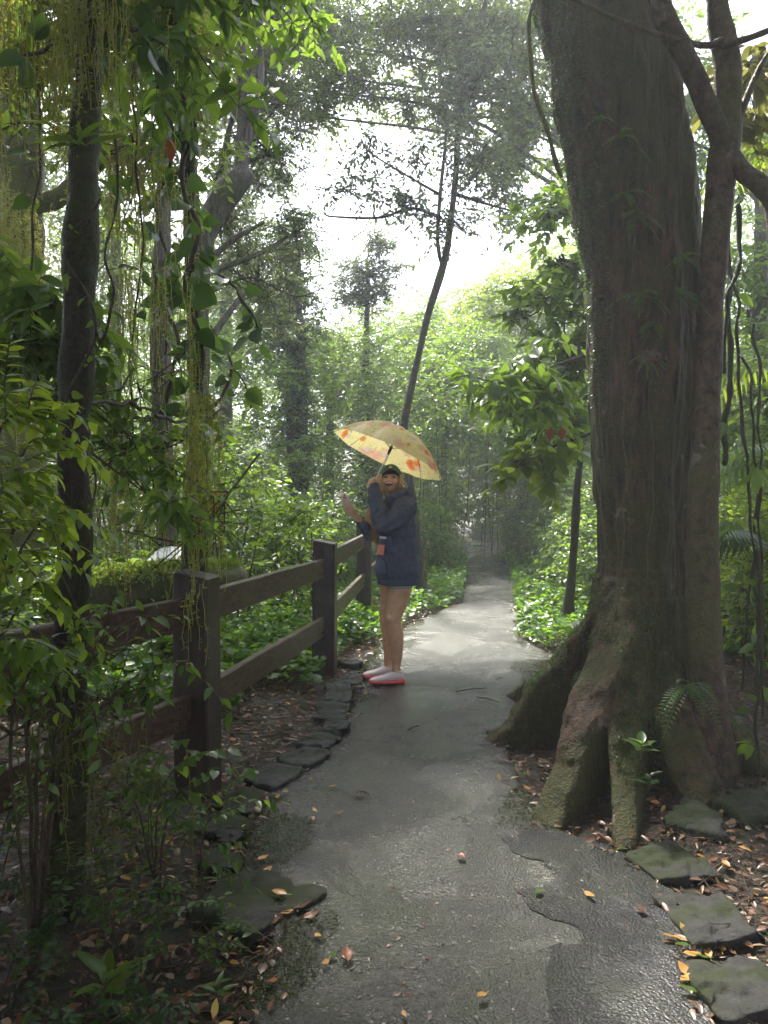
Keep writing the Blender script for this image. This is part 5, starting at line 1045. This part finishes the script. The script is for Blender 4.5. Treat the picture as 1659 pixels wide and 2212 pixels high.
woman = empty('person', 'laughing woman in navy hoodie and green cap holding an umbrella and phone', 'person', (PX0, PY0, 0))
nl_ = (-.085, .10)
P_ = []
HC = q(556, 572, -.02)
P_ += [ell(HC + [0, .015, .012], (.074, .088, .092)), ell(q(550, 618, -.042), (.052, .058, .060)), ell(q(548, 645, -.062), (.030, .034, .026)), ell(q(520, 592, -.072), (.028, .026, .026)), ell(q(588, 592, -.072), (.028, .026, .026)),
       limbt([q(549, 556, -.098), q(548, 578, -.112), q(547, 586, -.116)], [.008, .011, .013], 8, 12), ell(q(536, 588, -.104), (.009, .01, .008)), ell(q(559, 588, -.104), (.009, .01, .008)),
       ell(q(480, 585, -.005), (.010, .018, .026)), ell(q(632, 580, -.005), (.010, .018, .026)),
       limbt([q(565, 640, .01), q(585, 700, .02), q(610, 760, .03)], [.052, .055, .075], 10)]
P_ += [loft(smooth_rows([(740, 560, 700, .12, 0), (850, 540, 720, .15, 0), (1000, 530, 715, .13, .0), (1150, 520, 725, .14, 0), (1280, 505, 735, .16, .0), (1340, 510, 725, .165, .0)]))]
P_ += [limbt([q(632, 1290, -.085), q(626, 1380, -.088), q(606, 1480, -.09), q(583, 1560, -.095), q(577, 1605, -.097), q(588, 1660, -.09), q(599, 1730, -.085), q(604, 1820, -.065), q(602, 1900, -.05), q(600, 1950, -.045), q(606, 2010, -.045)], [.092, .088, .077, .066, .062, .056, .056, .049, .039, .034, .033], 60, 24),
       ell(q(552, 1588, -.14), (.026, .024, .034))]
P_ += [limbt([q(560, 1290, .09), q(552, 1380, .10), q(545, 1480, .10), q(528, 1570, .10), q(526, 1605, .10), q(532, 1680, .105), q(539, 1760, .115), q(540, 1860, .13), q(539, 1950, .145), q(545, 2015, .15)], [.086, .082, .070, .058, .055, .052, .047, .038, .032, .032], 60, 24)]
# arms (mostly in sleeves) and hands
P_ += [limbt([q(680, 790, -.17), q(600, 870, -.22), q(500, 935, -.24)], [.055, .048, .042], 20), limbt([q(500, 935, -.24), q(465, 790, -.21), q(432, 650, -.17), q(430, 630, -.165)], [.04, .036, .025, .024], 20)]
P_ += [limbt([q(620, 800, .17), q(540, 900, .17), q(450, 985, .12)], [.05, .045, .04], 20), limbt([q(450, 985, .12), q(385, 950, .08), q(340, 895, .04), q(325, 878, .03)], [.038, .034, .024, .023], 20)]
# hand on the umbrella handle: palm, four fingers round it, thumb
hx = q(432, 612, -.165); ud = nrm(q(555, 350, 0) - q(445, 590, 0) + np.array([0, -.028, 0]))
P_ += [ell(hx + [.004, .012, .0], (.030, .026, .040))]
for k in range(4):
    b_ = hx + ud*(.030 - .019*k) + np.array([-.022, .006, 0]); r_ = [.0095, .0095, .009, .008][k]
    P_ += [limbt([b_, b_ + [-.014, -.022, .003], b_ + [.006, -.040, .003], b_ + [.026, -.034, .001], b_ + [.034, -.018, 0]], [r_, r_, r_*.95, r_*.9, r_*.8], 16, 10)]
P_ += [limbt([hx + [.018, .0, -.01], hx + [.03, -.018, .012], hx + [.02, -.036, .034], hx + [.006, -.038, .046]], [.013, .012, .0105, .009], 14, 10)]
# hand that holds the phone
pc = q(250, 775, -.02); pu = nrm(q(222, 715, 0) - q(282, 835, 0)); pn_ = nrm(np.array([-.80, -.62, 0]) - pu*(np.array([-.80, -.62, 0]) @ pu)); ps = np.cross(pu, pn_)
P_ += [limbt([q(325, 878, .03), q(308, 855, .02), q(292, 838, .012)], [.024, .028, .026], 10, 14), ell(q(290, 832, .012), (.026, .024, .040), -.5)]
for k in range(4):
    o_ = pc - pu*(-.002 + .0165*k) - ps*.040; r_ = [.0085, .009, .0088, .008][k]; kn = q(283, 812, .005) - pu*(.012*k-.02)
    P_ += [limbt([kn, (kn+o_)/2 + pn_*.020 - ps*.006, o_ + pn_*.006 - ps*.004 + pu*.004, o_ + pn_*.013 + ps*.014 + pu*.006, o_ + pn_*.0125 + ps*.030 + pu*.007], [r_*1.05, r_, r_, r_*.92, r_*.8], 18, 10)]
P_ += [limbt([q(300, 835, .0), pc + ps*.040 - pu*.040 - pn_*.004, pc + ps*.043 - pu*.012, pc + ps*.040 + pu*.016 + pn_*.006], [.013, .0125, .011, .009], 14, 10)]
# feet inside the shoes
for dd, sx, sy in ((-.045, 0, 0), (.15, -55, 0)):
    P_ += [limbt([q(608+sx*.85, 2005+sy, dd), q(560+sx, 2030+sy, dd-.005), q(470+sx, 2052+sy, dd-.015)], [.034, .032, .022], 12)]
body = blob('body', P_, .0045, 3, M['skin'], woman)
# hoodie
Hd = []
Hd += [loft(smooth_rows([(700, 575, 690, .10, .0), (735, 552, 712, .165, 0), (790, 535, 724, .195, 0), (870, 515, 737, .20, 0), (960, 492, 750, .205, 0), (1050, 474, 762, .205, 0), (1150, 455, 772, .21, 0), (1240, 446, 778, .215, 0), (1290, 455, 778, .205, 0), (1308, 472, 768, .192, 0), (1332, 476, 762, .19, 0)], 40), 40)]
Hd += [limbt([q(668, 775, -.15), q(640, 815, -.20), q(575, 880, -.235), q(515, 922, -.25)], [.085, .084, .076, .066], 24, 22), limbt([q(512, 925, -.25), q(482, 850, -.24), q(455, 740, -.205), q(440, 665, -.18), q(432, 630, -.172)], [.064, .064, .058, .052, .044], 26, 22)]
Hd += [limbt([q(620, 775, .14), q(560, 860, .18), q(480, 960, .16), q(450, 985, .13)], [.08, .078, .066, .06], 24, 20), limbt([q(455, 985, .13), q(400, 975, .10), q(362, 930, .06), q(338, 898, .04)], [.058, .054, .046, .032], 22, 20)]
# hood bunched round the neck and down the back
Hd += [limbt([q(522, 765, -.10), q(545, 725, -.12), q(600, 690, -.125), q(655, 668, -.10), q(690, 690, -.03), q(690, 690, .06), q(640, 680, .11), q(570, 690, .11), q(525, 730, .07)], [.022, .03, .034, .036, .042, .042, .036, .032, .024], 60, 16),
       ell(q(690, 735, .0), (.055, .11, .075), .3)]
for k in range(16):   # soft folds at elbow, waist and hem
    r_ = np.random.default_rng(k+400); cy = r_.uniform(960, 1290); a = r_.uniform(math.pi*.95, math.pi*1.85); sp_k = np.interp(cy, [900, 1100, 1290], [505, 465, 462]), np.interp(cy, [900, 1100, 1290], [742, 766, 772])
    hxk = (sp_k[1]-sp_k[0])/2; c0 = (sp_k[0]+sp_k[1])/2; pts_ = []
    for u in np.linspace(0, 1, 5):
        aa = a + u*r_.uniform(-.1, .15); cs, sn = math.cos(aa), math.sin(aa); e = .8
        pts_.append(q(c0 + hxk*np.sign(cs)*abs(cs)**e*.985, cy + (u-.5)*r_.uniform(90, 240), .203*np.sign(sn)*abs(sn)**e))
    Hd += [limbt(pts_, [.003, .011, .014, .011, .003], 16, 10)]
for k, (a, b) in enumerate([((560, 850), (505, 905)), ((600, 900), (520, 945)), ((530, 880), (490, 900)), ((640, 860), (560, 930))]):
    Hd += [limbt([q(*a, -.29+.01*k), q((a[0]+b[0])/2, (a[1]+b[1])/2+12, -.315), q(*b, -.30)], [.006, .014, .006], 12, 10)]
hood = blob('hoodie', Hd, .007, 3, M['hoodie'], woman, (.030, .06))
# ribbed hem and cuffs as slightly proud bands
def band(rows, m, name, parent, sides=72, amp=.0018, freq=36):
    V, F = loft(rows, sides); t = np.tile(np.arange(sides), len(rows)); c = np.repeat([q((r[1]+r[2])/2, r[0], r[4]) for r in rows], sides, 0)
    V = V + nrm((V-c)*[1, 1, 0])*(amp*np.cos(t/sides*2*math.pi*freq))[:, None]; mb = MB(); mb.add(V, F[0]); return child(mb, name, m, parent)
band([(1300, 464, 775, .202, 0), (1318, 462, 776, .202, 0), (1342, 466, 771, .199, 0), (1345, 474, 764, .192, 0)], M['hoodie'], 'hem_band', woman)
# printed blocks on the front, following the cloth
def patch(cy0, cy1, a0, a1, m, name, parent, lift=.012):
    g = MB(); n = 12; V = []
    for cy in np.linspace(cy0, cy1, n):
        l = np.interp(cy, [790, 960, 1050, 1150, 1240], [535, 492, 474, 455, 446]); r = np.interp(cy, [790, 960, 1050, 1150, 1240], [724, 750, 762, 772, 778]); hd = np.interp(cy, [790, 960, 1150], [.195, .205, .21])
        for a in np.linspace(a0, a1, n):
            cs, sn = math.cos(a), math.sin(a); V.append(q((l+r)/2 + ((r-l)/2 + lift/KS)*np.sign(cs)*abs(cs)**.8, cy, (hd+lift)*np.sign(sn)*abs(sn)**.8))
    i = np.arange(n-1)[:, None]*n; j = np.arange(n-1)[None, :]; g.add(V, np.stack([i+j, i+j+1, i+n+j+1, i+n+j], -1).reshape(-1, 4)); return child(g, name, m, parent)
pr = patch(945, 1005, math.pi*1.10, math.pi*1.32, M['print_blue'], 'front_print', woman, .016)
pr2 = patch(1048, 1120, math.pi*1.10, math.pi*1.30, M['print_red'], 'front_print', woman, .015)
for k in range(5):
    u0 = math.pi*(1.115 + .036*k); o_ = patch(1078, 1114, u0, u0+.045, M['white_paint'], 'print_stripe', pr2, .0165); o_.location = -Vector(np.array(woman.location))*0 + o_.location
for o_ in [x for x in SC.objects if x.name.startswith('print_stripe')]: o_.location = (0, 0, 0); o_.data.transform(Matrix.Translation(Vector((0, 0, 0))))
patch(812, 835, math.pi*1.22, math.pi*1.30, M['print_red'], 'chest_print', woman, .02)
# pocket seam
mb = MB(); mb.add(*tube(spline([q(497, 1140, -.205), q(520, 1170, -.222), q(532, 1230, -.228), q(530, 1290, -.222)], 20), [.003]*20, 8)); child(mb, 'pocket_seam', M['cap_under'], woman)
# shorts
blob('shorts', [loft(smooth_rows([(1270, 500, 738, .17, 0), (1310, 506, 735, .18, 0), (1328, 512, 735, .18, 0)], 10)), limbt([q(652, 1270, -.085), q(636, 1315, -.088), q(626, 1336, -.088)], [.098, .098, .096], 12, 28), limbt([q(562, 1280, .09), q(556, 1310, .10)], [.095, .092], 8, 28)], .006, 2, M['shorts'], woman)
# cap
cp = MB(); V, F = ell(q(560, 556, .0), (.083, .098, .098), -.03, 30, 40); zc = V[:, 2] - q(0, 548)[2] + .10*(V[:, 1]-PY0); V2 = V.copy(); low = zc < 0; V2[low, 2] -= zc[low]; cp.add(V2, F); capo = child(cp, 'cap', M['cap'], woman)
br = MB(); nu, nv = 25, 9; V = []
for lay in (0, 1):
    for v in np.linspace(0, 1, nv):
        for u in np.linspace(-1, 1, nu):
            ext = .075*math.sqrt(max(0, 1-u*u))**.7*v
            x = .080*u*(1-.05*v); y = -.086*math.sqrt(max(0, 1-(u*.93)**2)) - ext
            z = .0 + .030*v*math.sqrt(max(0, 1-u*u)) - .034*u*u - (.004 if lay else 0)
            V.append(q(557, 532) + [x, y, z])
i = np.arange(nv-1)[:, None]*nu; j = np.arange(nu-1)[None, :]; F = np.stack([i+j, i+j+1, i+nu+j+1, i+nu+j], -1).reshape(-1, 4); k_ = nu*nv
e_ = (nv-1)*nu + np.arange(nu-1)
br.add(V, np.vstack([F, np.stack([e_, e_+1, e_+1+k_, e_+k_], -1)]), 0); br.add(V[k_:] if False else np.array(V), F[:, ::-1] + k_, 1)
brim = child(br, 'brim', [M['cap'], M['cap_under']], woman)
mb = MB(); mb.add(*ell(q(556, 487, -.082), (.014, .006, .009), 0, 10, 14)); child(mb, 'emblem', M['gold'], woman)
# face details
mb = MB(); mb.add(*ell(q(546, 612, -.098), (.030, .012, .0165), 0, 14, 22)); mouth = child(mb, 'mouth', M['mouth'], woman)
mb = MB(); ts = []
for k in range(9):
    u = (k-4)/4; ts.append(ell(q(546, 603.5 + 5*u*u - 3, -.1085 + .006*u*u) + [u*.0235, 0, 0], (.0034, .003, .0052), 0, 8, 10))
for V, F in ts: mb.add(V, F)
child(mb, 'teeth', M['tooth'], woman)
a = np.linspace(0, 2*math.pi, 33)[:-1]; ring = np.array([q(546, 610, -.104) + [.031*math.cos(t), .010*math.cos(t)**2*1.0, .0165*math.sin(t) + .004*math.cos(t)**2] for t in np.append(a, a[:2])])
mb = MB(); mb.add(*tube(ring, .0042, 10, caps=False)); child(mb, 'lips', M['lip'], woman)
for sx in (-1, 1):
    mb = MB(); c = q(550, 560, -.084) + [sx*.030, 0, 0]; mb.add(*ell(c, (.013, .010, .0055), 0, 10, 16)); ey = child(mb, 'eye', M['eye_dark'], woman)
    mb = MB(); mb.add(*tube(spline([c + [-.016, -.004, .012], c + [0, -.009, .016], c + [.016, -.002, .011]], 10), [.002, .0026, .003, .003, .003, .003, .003, .0026, .002, .0015], 8)); child(mb, 'eyebrow', M['hair'], woman)
# hair: separate locks
mb = MB(); rs = np.random.default_rng(4)
def locks(path, n, sx, sy, r):
    for k in range(n):
        o_ = np.array([rs.normal(0, sx), rs.normal(0, sy), 0]); w = spline(np.array(path), 22); t = np.linspace(0, 1, 22)
        w = w + o_*(.6 + .6*np.sin(math.pi*t))[:, None] + .006*np.stack([np.sin(5*t+k), np.cos(4*t+k*2), 0*t], -1); mb.add(*tube(w, r*np.sin(np.pi*(.15+.8*t))**.6, 7))
locks([q(486, 540, -.045), q(478, 590, -.05), q(484, 640, -.05), q(500, 690, -.04)], 26, .007, .016, .006)
locks([q(628, 545, -.04), q(634, 590, -.035), q(626, 635, -.02), q(622, 665, .01)], 26, .007, .016, .006)
locks([q(505, 600, .05), q(475, 700, .09), q(432, 790, .09), q(415, 870, .085), q(430, 940, .08), q(447, 1000, .075), q(455, 1055, .075)], 100, .011, .022, .006)
locks([q(520, 560, .08), q(560, 620, .10), q(600, 690, .12)], 40, .04, .012, .008)
locks([q(496, 690, -.06), q(512, 740, -.10), q(524, 800, -.09)], 16, .008, .01, .006)
child(mb, 'hair', M['hair'], woman)
# sneakers
for idx, (dd, ox, oy, yaw) in enumerate(((-.045, 0, 0, .10), (.15, -55, 0, .10))):
    heel = q(660+ox, 2078+oy, dd); heel[2] = float(path_z(heel[0], heel[1])) + .002; L = .268; d = np.array([-math.cos(yaw), -math.sin(yaw), 0]); s = np.array([-d[1], d[0], 0]); up = np.array([0, 0, 1.])
    def sect(t, hw, z0, z1, off=0.0, n=20):
        out = []
        for k in range(n):
            a = 2*math.pi*k/n; c_, s_ = math.cos(a), math.sin(a); c2 = np.sign(c_)*abs(c_)**.75; s2 = np.sign(s_)*abs(s_)**.75
            out.append(heel + d*(t*L) + s*(hw*c2 + off) + up*((z0+z1)/2 + (z1-z0)/2*s2))
        return out
    rows = [(.01, .018, .035, .055), (.05, .030, .030, .088), (.15, .035, .028, .098), (.27, .036, .027, .096), (.38, .038, .026, .090), (.5, .041, .025, .078), (.65, .044, .024, .064), (.8, .043, .024, .054), (.92, .034, .025, .046), (.985, .018, .028, .038)]
    rr = spline(np.array(rows), 26); V = np.array([sect(*r) for r in rr]).reshape(-1, 3); n = 20; i = np.arange(25)[:, None]*n; j = np.arange(n)[None, :]; j2 = (j+1) % n
    mb = MB(); mb.add(V, [np.stack([i+j, i+j2, i+n+j2, i+n+j], -1).reshape(-1, 4), np.array([list(range(n))[::-1]]), np.array([list(range(25*n, 26*n))])])
    shoe = child(mb, 'sneaker', M['shoe'], woman)
    so = [(-.015, .020, .004, .040), (.03, .034, .0, .042), (.2, .038, .0, .036), (.45, .040, .001, .030), (.7, .047, .0, .030), (.9, .040, .004, .034), (1.0, .022, .012, .038), (1.02, .008, .018, .036)]
    ss = spline(np.array(so), 44); V = []
    for k, r in enumerate(ss):
        r = list(r); r[2] += .003*(1 if k % 4 < 2 else 0); r[1] += .0015*(1 if k % 4 < 2 else 0); V += sect(*r)
    i = np.arange(43)[:, None]*n; mb = MB(); mb.add(np.array(V), [np.stack([i+j, i+j2, i+n+j2, i+n+j], -1).reshape(-1, 4), np.array([list(range(n))[::-1]]), np.array([list(range(43*n, 44*n))])])
    sl = child(mb, 'sole', M['sole'], woman); sl.parent = shoe
    mb = MB()
    col = [heel + d*(L*(.16+.13*math.cos(t))) + s*(.034*math.sin(t)) + up*(.097+.006*math.cos(t)) for t in np.append(a, a[:2])]; mb.add(*tube(np.array(col), .006, 8, caps=False)); cl = child(mb, 'collar', M['shoe'], woman); cl.parent = shoe
    mb = MB()
    for k in range(4):
        t = .36 + .075*k; z = np.interp(t, [.36, .65], [.094, .066]) ; mb.add(*tube(spline([heel + d*(t*L) + s*.024 + up*(z-.006), heel + d*((t+.01)*L) + up*(z+.004), heel + d*((t+.02)*L) - s*.024 + up*(z-.006)], 8), [.0022]*8, 6))
    mb.add(*tube(spline([heel + d*(.36*L) + up*.1, heel + d*(.40*L) + s*.02 + up*.115, heel + d*(.47*L) + s*.03 + up*.095], 10), [.002]*10, 6)); mb.add(*tube(spline([heel + d*(.36*L) + up*.1, heel + d*(.40*L) - s*.02 + up*.112, heel + d*(.48*L) - s*.03 + up*.088], 10), [.002]*10, 6))
    lc = child(mb, 'lace', M['shoe_lace'], woman); lc.parent = shoe

# ------------------------------------------------------------------ phone
ph = empty('phone', 'pale pink smartphone held up in the hand of the woman', 'phone', tuple(pc))
mb = MB(); W_, H_, T_ = .072, .150, .0085; prof = []
for cx_, cy_, a0 in ((1, 1, 0), (-1, 1, 1), (-1, -1, 2), (1, -1, 3)):
    for u in np.linspace(0, 1, 6): t = (a0+u)*math.pi/2; prof.append((cx_*(W_/2-.011) + .011*math.cos(t), cy_*(H_/2-.011) + .011*math.sin(t)))
V = []
for z_, k_ in ((-T_/2, .96), (-T_/2+.0015, 1), (T_/2-.0015, 1), (T_/2, .96)): V += [pc + pu*.032 + ps*(x_*k_) + pu*(y_*k_) + pn_*z_ for x_, y_ in prof]
n = len(prof); i = np.arange(3)[:, None]*n; j = np.arange(n)[None, :]; j2 = (j+1) % n
mb.add(V, [np.stack([i+j, i+j2, i+n+j2, i+n+j], -1).reshape(-1, 4), np.array([list(range(n))[::-1]]), np.array([list(range(3*n, 4*n))])]); child(mb, 'case', M['phone'], ph)
mb = MB(); slab(mb, pc + pu*.032 - pn_*(T_/2+.0006), ps, pu, pn_, W_*.92, H_*.95, .001); child(mb, 'screen', M['phone_dark'], ph, False)
for k, (u, v) in enumerate(((-.018, .058), (-.018, .038), (-.002, .048))):
    mb = MB(); cc = pc + pu*(.032+v) + ps*(-u) + pn_*(T_/2); mb.add(*tube([cc - pn_*.001, cc + pn_*.002], [.0065, .0065], 14)); child(mb, 'camera_lens', M['phone_dark'], ph)

# ------------------------------------------------------------------ umbrella
UC = q(535, 405, -.14)                 # centre of the rim
RU, DU = .44, .225
um_r = nrm(q(920, 580, 0) - q(150, 230, 0))            # along the long axis, in the picture plane
ax0 = nrm(np.array([um_r[2]*-1, 0, um_r[0]])); ax0 = ax0 if ax0[2] > 0 else -ax0
tl = math.radians(7.5); uax = nrm(ax0*math.cos(tl) + np.array([0, -1., 0])*math.sin(tl)*-1)
# the far rim hangs lower than the near one, so the axis leans away at the top towards the camera side
uax = nrm(ax0*math.cos(tl) + np.array([0, 1., 0])*math.sin(tl)*(+1))
u1 = nrm(um_r - uax*(um_r @ uax)); u2 = np.cross(uax, u1)
umb = empty('umbrella', 'open yellow umbrella printed with orange flowers above the woman', 'umbrella', tuple(q(440, 600, -.16)))
def canopy_pt(r, th, k8=8):
    """r 0..1 from crown to rim; ribs stand proud and the cloth sags between"""
    rib = abs(math.cos(th*k8/2)); scal = 1 - .055*(1-rib)*r**2
    rr = RU*r*scal; h = DU*(1 - r**2.1) + .012*rib*math.sin(math.pi*r)
    return UC + u1*(rr*math.cos(th)) + u2*(rr*math.sin(th)) + uax*h
nr, na = 26, 128; V = np.array([[canopy_pt(r, 2*math.pi*k/na) for k in range(na)] for r in np.linspace(.004, 1, nr)]).reshape(-1, 3)
i = np.arange(nr-1)[:, None]*na; j = np.arange(na)[None, :]; j2 = (j+1) % na
mb = MB(); mb.add(V, np.stack([i+j, i+na+j, i+na+j2, i+j2], -1).reshape(-1, 4)); cano = child(mb, 'canopy', [], umb)
m, nt, b, out = mat('umbrella_cloth'); co = coords(nt)
base = (.95, .80, .34)
def flower(scale, stops, seed, prev):
    mp = nd(nt, 'ShaderNodeMapping'); mp.inputs['Location'].default_value = (seed, seed*1.7, seed*.3); nt.links.new(co, mp.inputs[0])
    wr = nd(nt, 'ShaderNodeTexNoise', Scale=9.0, Detail=3); nt.links.new(mp.outputs[0], wr.inputs['Vector'])
    va = nd(nt, 'ShaderNodeVectorMath', operation='MULTIPLY_ADD'); nt.links.new(wr.outputs['Color'], va.inputs[0]); va.inputs[1].default_value = (.12, .12, .12); nt.links.new(mp.outputs[0], va.inputs[2])
    v = nd(nt, 'ShaderNodeTexVoronoi', Scale=scale); nt.links.new(va.outputs[0], v.inputs['Vector'])
    r = ramp(nt, stops, v.outputs['Distance']); return mixc(nt, r.outputs[1], prev, r.outputs[0])
c = flower(5.0, [(0, (.7, .3, .35, .95)), (.12, (.85, .4, .3, .9)), (.30, (.9, .5, .3, .7)), (.42, (.9, .7, .4, 0))], 1.0, base)
c = flower(6.0, [(0, (.35, .05, .04, 1)), (.09, (.85, .14, .03, 1)), (.24, (.9, .28, .05, .95)), (.30, (.9, .5, .2, 0))], 3.3, c)
c = flower(6.5, [(0, (.6, .45, .5, .9)), (.08, (.75, .6, .62, .7)), (.2, (.8, .7, .5, .4)), (.24, (.9, .7, .4, 0))], 5.1, c)
wv = nd(nt, 'ShaderNodeTexNoise', Scale=11.0, Detail=2, Distortion=2.5); nt.links.new(co, wv.inputs['Vector'])
lines = ramp(nt, [(.49, (0, 0, 0)), (.503, (1, 1, 1)), (.516, (0, 0, 0))], wv.outputs[0]); c = mixc(nt, lines.outputs[0], c, (.16, .28, .10))
nt.links.new(c, b.inputs['Base Color']); b.inputs['Roughness'].default_value = .45
tr = nd(nt, 'ShaderNodeBsdfTranslucent'); nt.links.new(c, tr.inputs[0]); ms = nd(nt, 'ShaderNodeMixShader'); ms.inputs[0].default_value = .72
nt.links.new(b.outputs[0], ms.inputs[1]); nt.links.new(tr.outputs[0], ms.inputs[2]); nt.links.new(ms.outputs[0], out.inputs[0])
cano.data.materials.append(m)
for k in range(8):
    th = 2*math.pi*k/8; mb = MB(); pts_ = np.array([canopy_pt(r, th) - uax*.006 for r in np.linspace(.02, 1.0, 20)]); mb.add(*tube(pts_, [.0018]*20, 6)); child(mb, 'rib', M['metal_dark'], umb)
    mb = MB(); e = canopy_pt(1.0, th); mb.add(*tube([e - nrm(e-UC)*.008, e + nrm(e-UC)*.014], [.003, .002], 8)); child(mb, 'rib_tip', M['metal'], umb)
    mb = MB(); a_ = UC + uax*(DU-.17); b_ = canopy_pt(.52, th) - uax*.008; mb.add(*tube([a_, b_], [.0016]*2, 6)); child(mb, 'stretcher', M['metal_dark'], umb)
top = UC + uax*(DU+.03); hand = hx + np.array([.0, -.014, 0]); shaft_low = hand - nrm(UC-hand)*.07
mb = MB(); mb.add(*tube([hand, UC + uax*(DU-.17)], [.0045, .0045], 12)); mb.add(*tube([UC + uax*(DU-.17), top], [.0045, .004], 12)); child(mb, 'shaft', M['metal'], umb)
mb = MB(); mb.add(*tube([UC + uax*(DU-.215), UC + uax*(DU-.19), UC + uax*(DU-.15)], [.008, .012, .011], 14)); child(mb, 'runner', M['metal_dark'], umb)
mb = MB(); mb.add(*tube([shaft_low, hand + nrm(UC-hand)*.03], [.0115, .010], 14)); child(mb, 'handle', M['metal_dark'], umb)
mb = MB(); mb.add(*tube([top - uax*.012, top, top + uax*.02], [.008, .007, .003], 12)); child(mb, 'ferrule', M['metal_dark'], umb)
# dark mossy stump with reddish bark behind her back
mb = MB(); g_ = np.array(gnd(912, 1296)); st = spline([g_ + [.02, .35, -.05], g_ + [-.01, .35, .35], g_ + [-.06, .35, .75], g_ + [-.10, .35, 1.0]], 30); mb.add(*tube(st, np.linspace(.10, .055, 30), 16, .25, 9)); tag(mb.build('reddish_stump', [M['bark_red'] if 'bark_red' in M else M['bark_slim']]), 'dark reddish leaning stump just behind the back of the woman', 'stump')
# ================================================================== HAZE
hz = MB(); slab(hz, np.array([0, 28., 16.0]), np.array([1., 0, 0]), np.array([0, 1., 0]), np.array([0, 0, 1.]), 170, 168, 36); 
hm = bpy.data.materials.new('haze'); hm.use_nodes = True; hn = hm.node_tree; hn.nodes.clear(); ho = hn.nodes.new('ShaderNodeOutputMaterial'); hv = hn.nodes.new('ShaderNodeVolumePrincipled')
hv.inputs['Color'].default_value = (.86, .90, 1.0, 1); hv.inputs['Density'].default_value = HAZE; hv.inputs['Anisotropy'].default_value = .35
hn.links.new(hv.outputs[0], ho.inputs['Volume']); tag(hz.build('haze', [hm], smooth=False), 'thin pale mist hanging between the trees', 'mist', kind='stuff')
